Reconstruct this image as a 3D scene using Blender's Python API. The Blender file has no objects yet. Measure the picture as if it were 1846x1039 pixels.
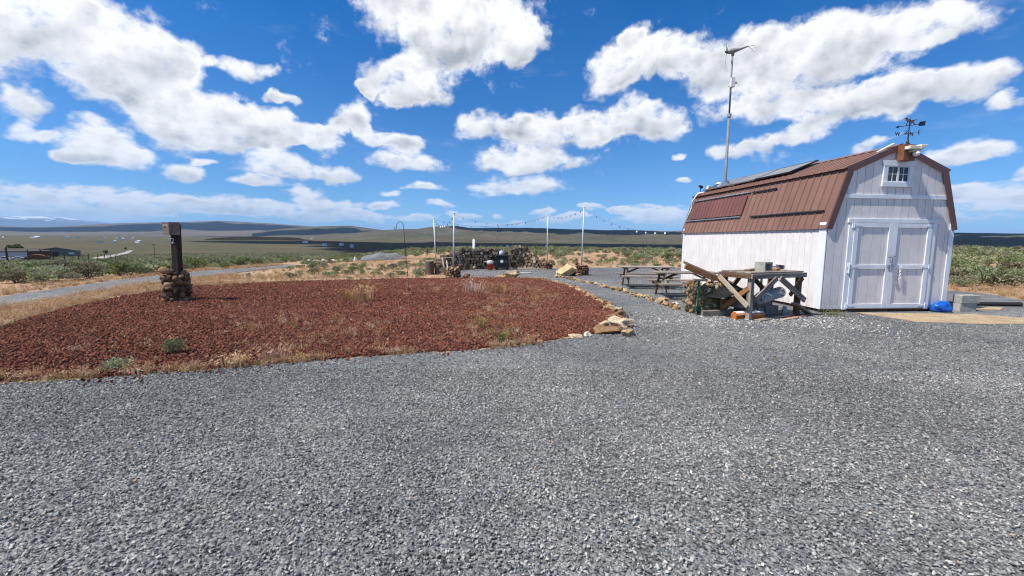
import bpy, bmesh, math, random
import numpy as np
from mathutils import Vector, Matrix, noise as mnoise

# ------------------------------------------------------------------ camera, sky, sun
SC = bpy.context.scene
COL = SC.collection
R = math.radians
CAM_H = 1.6
cam_data = bpy.data.cameras.new('camera')
cam = bpy.data.objects.new('camera', cam_data)
COL.objects.link(cam)
cam_data.sensor_width = 36.0
cam_data.lens = 775.0 / 1846.0 * 36.0
cam_data.clip_start = 0.05
cam_data.clip_end = 120000.0
cam.matrix_world = Matrix.Translation((0, 0, CAM_H)) @ Matrix.Rotation(math.pi / 2 - 0.111, 4, 'X') @ Matrix.Rotation(0.007, 4, 'Z')
SC.camera = cam
SC.view_settings.view_transform = 'Standard'
SC.view_settings.look = 'None'
SC.view_settings.exposure = 0.52
SC.view_settings.gamma = 1.0
SC.cycles.max_bounces = 5
SC.cycles.diffuse_bounces = 2
SC.cycles.volume_bounces = 1
SC.cycles.transparent_max_bounces = 12
SC.cycles.caustics_reflective = False
SC.cycles.caustics_refractive = False
SC.cycles.use_denoising = True
SC.cycles.filter_width = 1.15

SUN_EL, SUN_AZ = R(57), R(251.5)          # clockwise from +Y: light comes from the left, a little behind the camera
sun_dir = Vector((math.sin(SUN_AZ) * math.cos(SUN_EL), math.cos(SUN_AZ) * math.cos(SUN_EL), math.sin(SUN_EL)))
sd = bpy.data.lights.new('sun', 'SUN')
sd.energy = 4.8
sd.angle = R(0.53)
sd.color = (1.0, 0.955, 0.89)
sun = bpy.data.objects.new('sun', sd)
COL.objects.link(sun)
sun.rotation_euler = sun_dir.to_track_quat('Z', 'Y').to_euler()
sun.location = (0, 0, 30)


class X:
    """a socket that can be used in arithmetic: builds math nodes"""
    def __init__(s, t, k): s.t, s.k = t, k
    def m(s, op, *a, clamp=False):
        n = s.t.nodes.new('ShaderNodeMath'); n.operation = op; n.use_clamp = clamp
        for i, v in enumerate((s,) + a):
            if isinstance(v, X): s.t.links.new(v.k, n.inputs[i])
            else: n.inputs[i].default_value = v
        return X(s.t, n.outputs[0])
    def __add__(s, o): return s.m('ADD', o)
    def __sub__(s, o): return s.m('SUBTRACT', o)
    def __mul__(s, o): return s.m('MULTIPLY', o)
    def __truediv__(s, o): return s.m('DIVIDE', o)
    def rsub(s, o):
        n = s.t.nodes.new('ShaderNodeMath'); n.operation = 'SUBTRACT'
        n.inputs[0].default_value = o; s.t.links.new(s.k, n.inputs[1]); return X(s.t, n.outputs[0])
    def smooth(s, lo, hi, a=0.0, b=1.0):
        n = s.t.nodes.new('ShaderNodeMapRange'); n.interpolation_type = 'SMOOTHSTEP'
        s.t.links.new(s.k, n.inputs['Value'])
        for k, v in zip(('From Min', 'From Max', 'To Min', 'To Max'), (lo, hi, a, b)): n.inputs[k].default_value = v
        return X(s.t, n.outputs[0])


def vmath(t, op, a, b=None, c=None):
    n = t.nodes.new('ShaderNodeVectorMath'); n.operation = op
    for i, v in enumerate((a, b, c)):
        if v is None: continue
        if isinstance(v, X): t.links.new(v.k, n.inputs[i])
        else: n.inputs[i].default_value = v
    return X(t, n.outputs['Value' if op in ('DOT_PRODUCT', 'LENGTH', 'DISTANCE') else 'Vector'])


def noise(t, vec, scale, detail=4, rough=0.5, out='Fac', dist=0.0, dims='3D'):
    n = t.nodes.new('ShaderNodeTexNoise'); n.noise_dimensions = dims
    n.inputs['Scale'].default_value = scale; n.inputs['Detail'].default_value = detail
    n.inputs['Roughness'].default_value = rough; n.inputs['Distortion'].default_value = dist
    if vec is not None: t.links.new(vec.k, n.inputs['Vector'])
    return X(t, n.outputs[out])


def mixc(t, fac, a, b, mode='MIX'):
    n = t.nodes.new('ShaderNodeMix'); n.data_type = 'RGBA'; n.blend_type = mode
    for sock, v in ((n.inputs[0], fac), (n.inputs[6], a), (n.inputs[7], b)):
        if isinstance(v, X): t.links.new(v.k, sock)
        elif isinstance(v, (int, float)): sock.default_value = v
        else: sock.default_value = (*v, 1.0)
    return X(t, n.outputs[2])


def build_world():
    w = bpy.data.worlds.new('World'); SC.world = w; w.use_nodes = True
    t = w.node_tree; t.nodes.clear()
    out = t.nodes.new('ShaderNodeOutputWorld'); bg = t.nodes.new('ShaderNodeBackground')
    t.links.new(bg.outputs[0], out.inputs[0])
    sky = t.nodes.new('ShaderNodeTexSky'); sky.sky_type = 'NISHITA'; sky.sun_disc = False
    sky.sun_elevation = SUN_EL; sky.sun_rotation = SUN_AZ
    sky.altitude = 1500; sky.air_density = 1.0; sky.dust_density = 0.0; sky.ozone_density = 4.0
    co = t.nodes.new('ShaderNodeTexCoord')
    d = X(t, co.outputs['Generated'])
    sp = t.nodes.new('ShaderNodeSeparateXYZ'); t.links.new(d.k, sp.inputs[0])
    x, y, z = (X(t, sp.outputs[i]) for i in range(3))
    az = x.m('ARCTAN2', y) * (180 / math.pi)
    el = z.m('ARCSINE') * (180 / math.pi)
    cb = t.nodes.new('ShaderNodeCombineXYZ')
    t.links.new(az.k, cb.inputs[0]); t.links.new(el.k, cb.inputs[1])
    p = X(t, cb.outputs[0])
    # slow and medium swirl so that no outline is an ellipse; calmer near the horizon where clouds look small
    damp = el.smooth(0, 14, 0.25, 1.0)
    def warp(sc, amp, det):
        c = noise(t, d, sc, det, 0.55, 'Color')
        c = vmath(t, 'SUBTRACT', c, (0.5, 0.5, 0.5))
        c = vmath(t, 'MULTIPLY', c, (amp, amp * 0.7, 0))
        n = t.nodes.new('ShaderNodeVectorMath'); n.operation = 'SCALE'
        t.links.new(c.k, n.inputs[0]); t.links.new(damp.k, n.inputs['Scale'])
        return X(t, n.outputs[0])
    pw = vmath(t, 'ADD', p, warp(6.0, 11.0, 4))
    blobs = [
    (-46.6,17.0,6.3,4.68), (-41.6,17.55,5.1,4.37), (-37.5,17.13,3.1,2.7), (-40.7,13.53,4.5,2.72), (-36.5,12.54,5.1,3.45), (-31.7,12.17,5.4,2.82), (-29.0,12.11,3.8,2.21),
    (-31.6,18.0,3.8,1.25), (-27.2,15.49,1.7,0.51), (-22.7,11.83,3.0,1.72), (-25.2,12.07,2.9,1.32), (-47.7,11.13,2.1,1.17), (-47.2,9.06,1.8,0.84), (-43.4,8.88,2.7,1.7),
    (-41.7,7.45,2.8,1.25), (-44.6,7.28,1.5,0.6), (-36.9,6.64,1.9,1.12), (-35.1,8.1,1.4,0.51), (-28.1,7.87,4.4,1.71), (-30.4,6.06,2.7,0.73), (-21.2,7.91,2.8,1.16),
    (-19.2,13.86,3.1,1.72), (-16.4,12.53,2.5,1.27), (-13.4,12.01,2.7,1.17), (-12.9,9.67,3.7,1.33), (-11.1,6.28,2.4,0.62), (-10.1,25.52,9.4,4.2), (-3.9,24.23,7.9,3.39),
    (-14.9,18.74,4.6,1.99), (-10.8,19.34,4.8,2.36), (1.0,23.48,3.1,1.95), (-17.8,17.59,1.4,0.82), (14.7,21.22,4.6,3.09), (18.9,20.54,3.5,2.34), (11.1,19.75,4.1,2.22),
    (14.9,23.66,2.3,1.5), (-3.2,14.41,5.0,2.32), (3.2,13.47,5.3,2.61), (12.9,14.8,5.4,2.26), (18.3,13.86,3.7,1.73), (8.9,13.37,4.2,1.55), (2.5,10.14,8.6,1.63),
    (0.8,7.04,6.5,1.4), (26.3,20.38,5.1,3.17), (31.7,18.7,6.6,4.13), (37.7,19.17,6.6,3.09), (42.8,19.42,4.9,1.84), (27.7,15.3,5.3,1.92), (23.0,18.41,3.0,2.25),
    (37.3,13.62,5.9,1.87), (42.2,13.95,4.7,1.83), (46.5,13.7,3.7,1.7), (33.7,11.59,3.0,1.22), (48.3,11.56,1.5,0.71), (26.9,10.14,3.1,1.33), (29.6,11.08,2.1,1.17),
    (38.9,9.96,1.4,0.58), (46.4,8.48,2.0,0.86), (44.2,7.82,2.0,0.7), (19.7,10.13,1.3,0.51), (20.8,7.04,1.5,0.39), (47.6,4.9,3.6,0.96), (46.7,3.17,4.1,0.74),
    (49.2,6.51,1.2,0.83), (-47.6,3.51,5.0,1.45), (-41.4,3.38,5.3,1.4), (-34.2,3.2,5.5,1.31), (-45.7,2.15,8.7,0.81), (-28.4,2.82,6.2,0.95), (-25.1,5.25,2.7,1.16),
    (-22.1,3.95,4.4,0.93), (-18.3,2.64,4.0,0.62), (-9.1,4.37,1.7,0.49), (-6.1,3.21,2.2,0.57), (-1.6,3.19,1.0,0.43), (4.1,3.43,1.6,0.57), (9.7,4.0,1.7,0.56),
    (13.3,3.62,1.7,0.56), (18.0,3.78,5.3,0.89), (20.4,2.66,4.5,0.68), (-15.9,4.14,2.0,0.55), (-19.9,2.94,2.9,0.68), (5.6,2.36,2.9,0.5), (-12.2,2.55,2.2,0.49),
    (8.1,2.79,2.1,0.5), (0.5,2.12,1.8,0.36), (-14.9,5.54,1.5,0.48), (15.4,2.56,2.7,0.56), (-3.9,2.16,2.9,0.36), (47.7,4.09,3.0,0.58), (45.2,4.75,2.2,0.7),
    (46.1,2.2,3.2,0.5), (-24.9,2.34,3.6,0.59),
    ]
    acc = None
    for i, (a, e, ra, re) in enumerate(blobs):
        ra *= 1.22; re *= 1.22
        if i % 8 == 7:      # keeps the evaluation order sequential (limits the shader's stack)
            pw = vmath(t, 'MULTIPLY_ADD', acc, (1e-7, 1e-7, 1e-7), pw)
        v = vmath(t, 'MULTIPLY_ADD', pw, (1 / ra, 1 / re, 0), (-a / ra, -e / re, 1))
        q = vmath(t, 'DOT_PRODUCT', v, v)
        n = t.nodes.new('ShaderNodeMath'); n.operation = 'SUBTRACT'; n.use_clamp = True
        n.inputs[0].default_value = 2.0; t.links.new(q.k, n.inputs[1])
        acc = vmath(t, 'MULTIPLY', v, X(t, n.outputs[0])) if acc is None else vmath(t, 'MULTIPLY_ADD', v, X(t, n.outputs[0]), acc)
    s2 = t.nodes.new('ShaderNodeSeparateXYZ'); t.links.new(acc.k, s2.inputs[0])
    hy, F = X(t, s2.outputs[1]), X(t, s2.outputs[2])
    hgt = hy / (F + 0.05)
    m = F.m('MINIMUM', 1.0)
    # clouds of the same kind over the rest of the sky
    cosd = z.m('MAXIMUM', 0.0) + 0.22
    pl = vmath(t, 'DIVIDE', d, None)
    n = pl.k.node; cc = t.nodes.new('ShaderNodeCombineXYZ')
    for i in range(3): t.links.new(cosd.k, cc.inputs[i])
    t.links.new(cc.outputs[0], n.inputs[1])
    gen = noise(t, pl, 1.5, 3, 0.5).smooth(0.50, 0.66)
    inview = az.m('ABSOLUTE').smooth(49, 56).m('MAXIMUM', el.smooth(27.5, 33.0)).m('MAXIMUM', y.smooth(0.1, -0.1))
    m = m.m('MAXIMUM', gen * inview)
    # edge detail, finer towards the horizon
    cb2 = t.nodes.new('ShaderNodeCombineXYZ')
    t.links.new((az * 0.05).k, cb2.inputs[0]); t.links.new((el.m('ADD', 3.0).m('MAXIMUM', 0.5).m('POWER', 0.62) * 0.30).k, cb2.inputs[1])
    e0 = X(t, cb2.outputs[0])
    low = el.smooth(1.0, 11.0, 1.0, 0.0)
    nh = noise(t, e0, 4.6, 7, 0.67)
    nl = noise(t, vmath(t, 'MULTIPLY', d, (1.0, 1.0, 2.6)), 30.0, 5, 0.6)
    n0 = nh + (nl - nh) * low
    sA = noise(t, e0, 3.4, 2.5, 0.5)
    sB = noise(t, vmath(t, 'ADD', e0, (-0.030, 0.050, 0)), 3.4, 2.5, 0.5)
    val = m + (n0 - 0.5) * (low * 0.5 + 2.6)
    cov = val.smooth(0.20, 0.95)
    cov = cov * el.smooth(0.3, 4.0, 0.6, 1.0) * el.smooth(-0.6, 0.6)
    wisp = noise(t, vmath(t, 'MULTIPLY', d, (3.0, 3.0, 9.0)), 2.2, 5, 0.62).smooth(0.58, 0.82) * 0.16 * el.smooth(1, 8)
    cov = cov.m('MAXIMUM', wisp)
    thick = val.smooth(0.7, 1.6)
    lit = (sA - sB) * 2.6 + hgt * 0.62 + 0.98 - thick * 0.74 + (n0 - 0.5) * 0.9
    lit = lit.m('MAXIMUM', 0.0).m('MINIMUM', 1.0)
    ccol = mixc(t, lit, (0.31, 0.335, 0.375), (0.76, 0.765, 0.775))
    skyc = mixc(t, 1.0, X(t, sky.outputs[0]), mixc(t, el.smooth(-2, 30), SKY_LOW, SKY_HIGH), 'MULTIPLY')
    ccol = mixc(t, low * 0.35, ccol, (0.42, 0.54, 0.68))
    fin = mixc(t, cov, skyc, mixc(t, 1.0, ccol, (1 / SKY_S,) * 3, 'MULTIPLY'))
    t.links.new(fin.k, bg.inputs['Color'])
    bg.inputs['Strength'].default_value = SKY_S
    w.cycles.sampling_method = 'MANUAL'; w.cycles.sample_map_resolution = 512


SKY_S = 0.082
SKY_LOW, SKY_HIGH = (0.50, 0.84, 1.12), (0.060, 0.74, 1.28)
build_world()

# ------------------------------------------------------------------ helpers
rng = random.Random(7)
NR = np.random.default_rng(11)


def smooth01(a, b, x):
    t = np.clip((np.asarray(x, float) - a) / (b - a), 0, 1)
    return t * t * (3 - 2 * t)


def tag(o, label=None, cat=None, group=None, kind=None):
    if label: o['label'] = label
    if cat: o['category'] = cat
    if group: o['group'] = group
    if kind: o['kind'] = kind
    return o


def link(name, data, parent=None, loc=(0, 0, 0), rot=None, matrix=None):
    o = bpy.data.objects.new(name, data)
    COL.objects.link(o)
    if parent is not None: o.parent = parent
    if matrix is not None: o.matrix_local = matrix
    else:
        o.location = loc
        if rot: o.rotation_euler = rot
    return o


def empty(name, loc=(0, 0, 0), rz=0.0, label=None, cat=None, group=None, parent=None):
    o = link(name, None, parent, loc, (0, 0, rz))
    o.empty_display_size = 0.1
    return tag(o, label, cat, group)


def copy_tree(o, parent=None):
    c = o.copy(); COL.objects.link(c); c.parent = parent
    for ch in list(o.children): copy_tree(ch, c)
    return c


def mesh_np(name, V, Fq, mat=None, smooth=False):
    """V (n,3); Fq list of faces or (m,k) array"""
    me = bpy.data.meshes.new(name)
    if isinstance(Fq, np.ndarray):
        m, k = Fq.shape
        me.vertices.add(len(V)); me.vertices.foreach_set('co', np.asarray(V, np.float32).ravel())
        me.loops.add(m * k); me.loops.foreach_set('vertex_index', Fq.astype(np.int32).ravel())
        me.polygons.add(m); me.polygons.foreach_set('loop_start', np.arange(0, m * k, k, dtype=np.int32))
        me.update(calc_edges=True)
    else:
        me.from_pydata([tuple(v) for v in V], [], [tuple(f) for f in Fq])
    if smooth: me.polygons.foreach_set('use_smooth', [True] * len(me.polygons))
    if mat: me.materials.append(mat)
    me.update()
    return me


class MB:
    """collects boxes, tubes, prisms; build() links them as one mesh object"""
    def __init__(s): s.v, s.f = [], []
    def add(s, vs, fs):
        k = len(s.v); s.v += [tuple(v) for v in vs]; s.f += [tuple(i + k for i in f) for f in fs]; return s
    def box(s, x0, x1, y0, y1, z0, z1, M=None):
        vs = [Vector((x, y, z)) for z in (z0, z1) for y in (y0, y1) for x in (x0, x1)]
        if M is not None: vs = [M @ v for v in vs]
        return s.add(vs, [(0, 2, 3, 1), (4, 5, 7, 6), (0, 1, 5, 4), (2, 6, 7, 3), (0, 4, 6, 2), (1, 3, 7, 5)])
    def tube(s, pts, r, n=8, cap=True):
        pts = [Vector(p) for p in pts]
        rs = r if isinstance(r, (list, tuple)) else [r] * len(pts)
        k0 = len(s.v); up = None
        for i, p in enumerate(pts):
            d = (pts[min(i + 1, len(pts) - 1)] - pts[max(i - 1, 0)]).normalized()
            if up is None: up = Vector((0, 0, 1)) if abs(d.z) < .9 else Vector((1, 0, 0))
            a = d.cross(up).normalized(); b = a.cross(d).normalized(); up = b
            for j in range(n):
                t = 2 * math.pi * j / n
                s.v.append(tuple(p + (a * math.cos(t) + b * math.sin(t)) * rs[i]))
        for i in range(len(pts) - 1):
            for j in range(n):
                j2 = (j + 1) % n
                s.f.append((k0 + i * n + j, k0 + i * n + j2, k0 + (i + 1) * n + j2, k0 + (i + 1) * n + j))
        if cap:
            s.f.append(tuple(k0 + j for j in reversed(range(n))))
            s.f.append(tuple(k0 + (len(pts) - 1) * n + j for j in range(n)))
        return s
    def lathe(s, prof, c=(0, 0, 0), n=16):
        k0 = len(s.v)
        for r, z in prof:
            for j in range(n):
                t = 2 * math.pi * j / n
                s.v.append((c[0] + r * math.cos(t), c[1] + r * math.sin(t), c[2] + z))
        for i in range(len(prof) - 1):
            for j in range(n):
                j2 = (j + 1) % n
                s.f.append((k0 + i * n + j, k0 + i * n + j2, k0 + (i + 1) * n + j2, k0 + (i + 1) * n + j))
        s.f.append(tuple(k0 + j for j in reversed(range(n))))
        s.f.append(tuple(k0 + (len(prof) - 1) * n + j for j in range(n)))
        return s
    def prism(s, poly, d0, d1, axis='y'):
        """poly: list of 2-D points; extruded along axis between d0 and d1"""
        def P(u, v, d): return {'y': (u, d, v), 'x': (d, u, v), 'z': (u, v, d)}[axis]
        n = len(poly); vs = [P(u, v, d0) for u, v in poly] + [P(u, v, d1) for u, v in poly]
        fs = [tuple(range(n)), tuple(reversed(range(n, 2 * n)))] + [(i, i + n, (i + 1) % n + n, (i + 1) % n) for i in range(n)]
        return s.add(vs, fs)
    def build(s, name, mat, parent=None, loc=(0, 0, 0), rot=None, matrix=None, smooth=False, bevel=0.0, fix=True):
        me = bpy.data.meshes.new(name); me.from_pydata(s.v, [], s.f)
        if fix or bevel:
            bm = bmesh.new(); bm.from_mesh(me)
            bmesh.ops.recalc_face_normals(bm, faces=bm.faces)
            if bevel: bmesh.ops.bevel(bm, geom=bm.edges, offset=bevel, segments=1, affect='EDGES', clamp_overlap=True)
            bm.to_mesh(me); bm.free()
        if smooth: me.polygons.foreach_set('use_smooth', [True] * len(me.polygons))
        me.materials.append(mat)
        return link(name, me, parent, loc, rot, matrix)


def frame(p0, p1, up=(0, 0, 1)):
    """matrix with local X along p0->p1"""
    p0, p1 = Vector(p0), Vector(p1)
    x = (p1 - p0).normalized(); u = Vector(up)
    if abs(x.dot(u)) > .98: u = Vector((0, 1, 0))
    y = u.cross(x).normalized(); z = x.cross(y)
    M = Matrix((x, y, z)).transposed().to_4x4(); M.translation = p0
    return M, (p1 - p0).length


def board(name, p0, p1, w, h, mat, parent=None, up=(0, 0, 1), bevel=0.004, label=None):
    """timber of section w (across) by h (along up), from p0 to p1"""
    M, L = frame(p0, p1, up)
    o = MB().box(0, L, -w / 2, w / 2, -h / 2, h / 2).build(name, mat, parent, matrix=M, bevel=bevel)
    if label: o['label'] = label
    return o


# ------------------------------------------------------------------ materials
def new_mat(name):
    m = bpy.data.materials.new(name); m.use_nodes = True
    t = m.node_tree; t.nodes.clear()
    o = t.nodes.new('ShaderNodeOutputMaterial'); b = t.nodes.new('ShaderNodeBsdfPrincipled')
    t.links.new(b.outputs[0], o.inputs[0])
    return m, t, b


def coords(t, kind='Object'):
    n = t.nodes.new('ShaderNodeTexCoord'); return X(t, n.outputs[kind])


def world_pos(t):
    n = t.nodes.new('ShaderNodeNewGeometry'); return X(t, n.outputs['Position'])


def obj_random(t):
    n = t.nodes.new('ShaderNodeObjectInfo'); return X(t, n.outputs['Random'])


def set_bump(t, b, h, strength, dist):
    n = t.nodes.new('ShaderNodeBump'); n.inputs['Strength'].default_value = strength; n.inputs['Distance'].default_value = dist
    t.links.new(h.k, n.inputs['Height']); t.links.new(n.outputs[0], b.inputs['Normal'])


def ramp(t, f, stops, interp='LINEAR'):
    n = t.nodes.new('ShaderNodeValToRGB'); cr = n.color_ramp; cr.interpolation = interp
    while len(cr.elements) < len(stops): cr.elements.new(0.5)
    for e, (p, c) in zip(cr.elements, stops): e.position = p; e.color = (*c, 1)
    t.links.new(f.k, n.inputs[0]); return X(t, n.outputs[0])


def simple(name, col, rough=0.7, var=0.2, scale=6.0, bump=0.15, bdist=0.01, metal=0.0, dirt=None, dirt_amt=0.5, stretch=(1, 1, 1), rand=0.15, detail=5, spec=0.3):
    """base colour with mottling, an optional dirt colour, per-object shift and fine relief"""
    m, t, b = new_mat(name)
    p = vmath(t, 'MULTIPLY', coords(t), stretch)
    r = obj_random(t)
    cb = t.nodes.new('ShaderNodeCombineXYZ')
    t.links.new((r * 37.0).k, cb.inputs[0]); t.links.new((r * 61.0).k, cb.inputs[1]); t.links.new((r * 17.0).k, cb.inputs[2])
    p = vmath(t, 'ADD', p, X(t, cb.outputs[0]))
    n = noise(t, p, scale, detail, 0.6)
    lo = tuple(c * (1 - var) for c in col); hi = tuple(min(1, c * (1 + var)) for c in col)
    c = mixc(t, n.smooth(0.3, 0.7), lo, hi)
    if dirt:
        d = noise(t, p, scale * 0.37, 5, 0.65).smooth(0.52, 0.72)
        c = mixc(t, d * dirt_amt, c, dirt)
    if rand:
        f = r * (2 * rand) + (1 - rand)
        cc = t.nodes.new('ShaderNodeCombineXYZ')
        for i in range(3): t.links.new(f.k, cc.inputs[i])
        c = mixc(t, 1.0, c, X(t, cc.outputs[0]), 'MULTIPLY')
    t.links.new(c.k, b.inputs['Base Color'])
    b.inputs['Roughness'].default_value = rough; b.inputs['Metallic'].default_value = metal
    b.inputs['Specular IOR Level'].default_value = spec
    if bump: set_bump(t, b, noise(t, p, scale * 3.0, 4, 0.6), bump, bdist)
    return m


def wood(name, c0, c1, grey=None, rough=0.85, scale=1.0):
    """grain runs along local X"""
    m, t, b = new_mat(name)
    r = obj_random(t)
    cb = t.nodes.new('ShaderNodeCombineXYZ')
    t.links.new((r * 37.0).k, cb.inputs[0]); t.links.new((r * 61.0).k, cb.inputs[1]); t.links.new((r * 17.0).k, cb.inputs[2])
    p = vmath(t, 'ADD', vmath(t, 'MULTIPLY', coords(t), (1.6 * scale, 26 * scale, 26 * scale)), X(t, cb.outputs[0]))
    n = noise(t, p, 1.0, 6, 0.65)
    c = mixc(t, n.smooth(0.32, 0.70), c0, c1)
    if grey:
        p2 = vmath(t, 'ADD', vmath(t, 'MULTIPLY', coords(t), (2.2, 9, 9)), X(t, cb.outputs[0]))
        c = mixc(t, noise(t, p2, 1.0, 4, 0.6).smooth(0.42, 0.68) * 0.75, c, grey)
    f = r * 0.5 + 0.75
    cc = t.nodes.new('ShaderNodeCombineXYZ')
    for i in range(3): t.links.new(f.k, cc.inputs[i])
    c = mixc(t, 1.0, c, X(t, cc.outputs[0]), 'MULTIPLY')
    t.links.new(c.k, b.inputs['Base Color']); b.inputs['Roughness'].default_value = rough
    b.inputs['Specular IOR Level'].default_value = 0.2
    set_bump(t, b, n, 0.5, 0.004)
    return m


def stone_mat(name, stops, rough=0.9, scale=9.0, bump=0.6, bdist=0.02, drift=0.0):
    """each stone takes its colour from the ramp by its own random number, then mottling"""
    m, t, b = new_mat(name)
    r = obj_random(t)
    c = ramp(t, r, stops)
    p = coords(t)
    n = noise(t, p, scale, 5, 0.65)
    c = mixc(t, 1.0, c, mixc(t, n.smooth(0.3, 0.7), (0.66, 0.64, 0.62), (1.18, 1.15, 1.1)), 'MULTIPLY')
    if drift:      # stretches of dusty and of washed stone across the yard
        w = world_pos(t); g = noise(t, w, 0.33, 4, 0.55) * 0.6 + noise(t, vmath(t, 'MULTIPLY', w, (0.35, 1.6, 1.0)), 0.55, 3, 0.5) * 0.4
        c = mixc(t, 1.0, c, mixc(t, g.smooth(0.38, 0.62), (1 - drift,) * 3, (1 + drift,) * 3), 'MULTIPLY')
        c = mixc(t, noise(t, w, 1.1, 5, 0.65).smooth(0.60, 0.74) * 0.30, c, (0.27, 0.24, 0.20))
    t.links.new(c.k, b.inputs['Base Color']); b.inputs['Roughness'].default_value = rough
    b.inputs['Specular IOR Level'].default_value = 0.2
    set_bump(t, b, noise(t, p, scale * 2.2, 5, 0.65), bump, bdist)
    return m


def gravel_sheet_mat():
    m, t, b = new_mat('crushed_grey_gravel')
    p = world_pos(t)
    def vor(sc, rnd=1.0):
        n = t.nodes.new('ShaderNodeTexVoronoi'); n.inputs['Scale'].default_value = sc; n.inputs['Randomness'].default_value = rnd
        t.links.new(p.k, n.inputs['Vector']); return X(t, n.outputs['Color']), X(t, n.outputs['Distance'])
    c1, d1 = vor(62.0); c2, d2 = vor(41.0)
    s1 = t.nodes.new('ShaderNodeSeparateColor'); t.links.new(c1.k, s1.inputs[0])
    s2 = t.nodes.new('ShaderNodeSeparateColor'); t.links.new(c2.k, s2.inputs[0])
    g = [(0.0, (0.055, 0.057, 0.060)), (0.30, (0.118, 0.122, 0.127)), (0.60, (0.186, 0.191, 0.196)), (0.90, (0.280, 0.284, 0.284)), (0.97, (0.34, 0.33, 0.31)), (1.0, (0.54, 0.52, 0.47))]
    a = ramp(t, X(t, s1.outputs[0]), g); e = ramp(t, X(t, s2.outputs[1]), g)
    c = mixc(t, 0.45, a, e)
    # drifts: paler swept lanes and darker settled ground
    big = noise(t, p, 0.33, 4, 0.55)
    c = mixc(t, 1.0, c, mixc(t, big.smooth(0.33, 0.67), (0.80, 0.81, 0.83), (1.16, 1.15, 1.13)), 'MULTIPLY')
    med = noise(t, p, 2.3, 4, 0.6)
    c = mixc(t, 1.0, c, mixc(t, med.smooth(0.3, 0.7), (0.84, 0.84, 0.84), (1.14, 1.14, 1.14)), 'MULTIPLY')
    tan = noise(t, p, 5.0, 6, 0.7).smooth(0.64, 0.78)
    c = mixc(t, tan * 0.30, c, (0.30, 0.24, 0.16))
    t.links.new(c.k, b.inputs['Base Color']); b.inputs['Roughness'].default_value = 0.85
    b.inputs['Specular IOR Level'].default_value = 0.25
    h = (d1.rsub(1.0) * 0.5) + (d2.rsub(1.0)) + X(t, s2.outputs[0]) * 0.8
    set_bump(t, b, h, 0.9, 0.018)
    return m


def lava_sheet_mat():
    m, t, b = new_mat('red_lava_rock_bed')
    p = world_pos(t)
    n = t.nodes.new('ShaderNodeTexVoronoi'); n.inputs['Scale'].default_value = 21.0
    t.links.new(p.k, n.inputs['Vector'])
    s = t.nodes.new('ShaderNodeSeparateColor'); t.links.new(n.outputs['Color'], s.inputs[0])
    c = ramp(t, X(t, s.outputs[0]), [(0, (0.055, 0.026, 0.021)), (0.5, (0.15, 0.058, 0.040)), (1.0, (0.25, 0.10, 0.066))])
    soil = noise(t, p, 0.9, 6, 0.62).smooth(0.56, 0.72)
    c = mixc(t, soil * 0.30, c, (0.26, 0.15, 0.085))
    t.links.new(c.k, b.inputs['Base Color']); b.inputs['Roughness'].default_value = 0.95
    b.inputs['Specular IOR Level'].default_value = 0.1
    set_bump(t, b, X(t, n.outputs['Distance']).rsub(1.0) + X(t, s.outputs[1]) * 0.7, 1.0, 0.04)
    return m


def ground_mat():
    """dry tan soil with straw and cheatgrass close by, sage steppe further out"""
    m, t, b = new_mat('dry_steppe_ground')
    p = world_pos(t)
    r = vmath(t, 'LENGTH', p)
    n1 = noise(t, p, 0.16, 6, 0.62); n2 = noise(t, p, 2.6, 6, 0.68); n3 = noise(t, p, 22.0, 4, 0.65)
    c = mixc(t, n1.smooth(0.38, 0.62), (0.33, 0.19, 0.115), (0.38, 0.265, 0.175))
    c = mixc(t, n2.smooth(0.46, 0.66) * 0.75, c, (0.44, 0.33, 0.215))
    c = mixc(t, n3.smooth(0.55, 0.75) * 0.55, c, (0.20, 0.115, 0.065))
    c = mixc(t, noise(t, p, 0.55, 5, 0.7).smooth(0.55, 0.68) * 0.5, c, (0.20, 0.20, 0.09))
    f1 = noise(t, p, 0.035, 7, 0.72); f2 = noise(t, p, 0.0045, 6, 0.65); f3 = noise(t, p, 0.30, 5, 0.7)
    far = mixc(t, f1.smooth(0.36, 0.62), (0.108, 0.092, 0.058), (0.070, 0.070, 0.042))
    far = mixc(t, f3.smooth(0.50, 0.66) * 0.6, far, (0.060, 0.064, 0.036))
    far = mixc(t, f2.smooth(0.52, 0.66) * 0.55, far, (0.15, 0.115, 0.075))
    far = mixc(t, noise(t, p, 0.0016, 5, 0.6).smooth(0.5, 0.62) * 0.35, far, (0.13, 0.085, 0.055))
    mixf = (r + (n1 - 0.5) * 60.0).smooth(60, 120)
    c = mixc(t, mixf, c, far)
    t.links.new(c.k, b.inputs['Base Color']); b.inputs['Roughness'].default_value = 1.0
    b.inputs['Specular IOR Level'].default_value = 0.05
    set_bump(t, b, n2 + n3 * 0.4, 0.7, 0.06)
    return m


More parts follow.
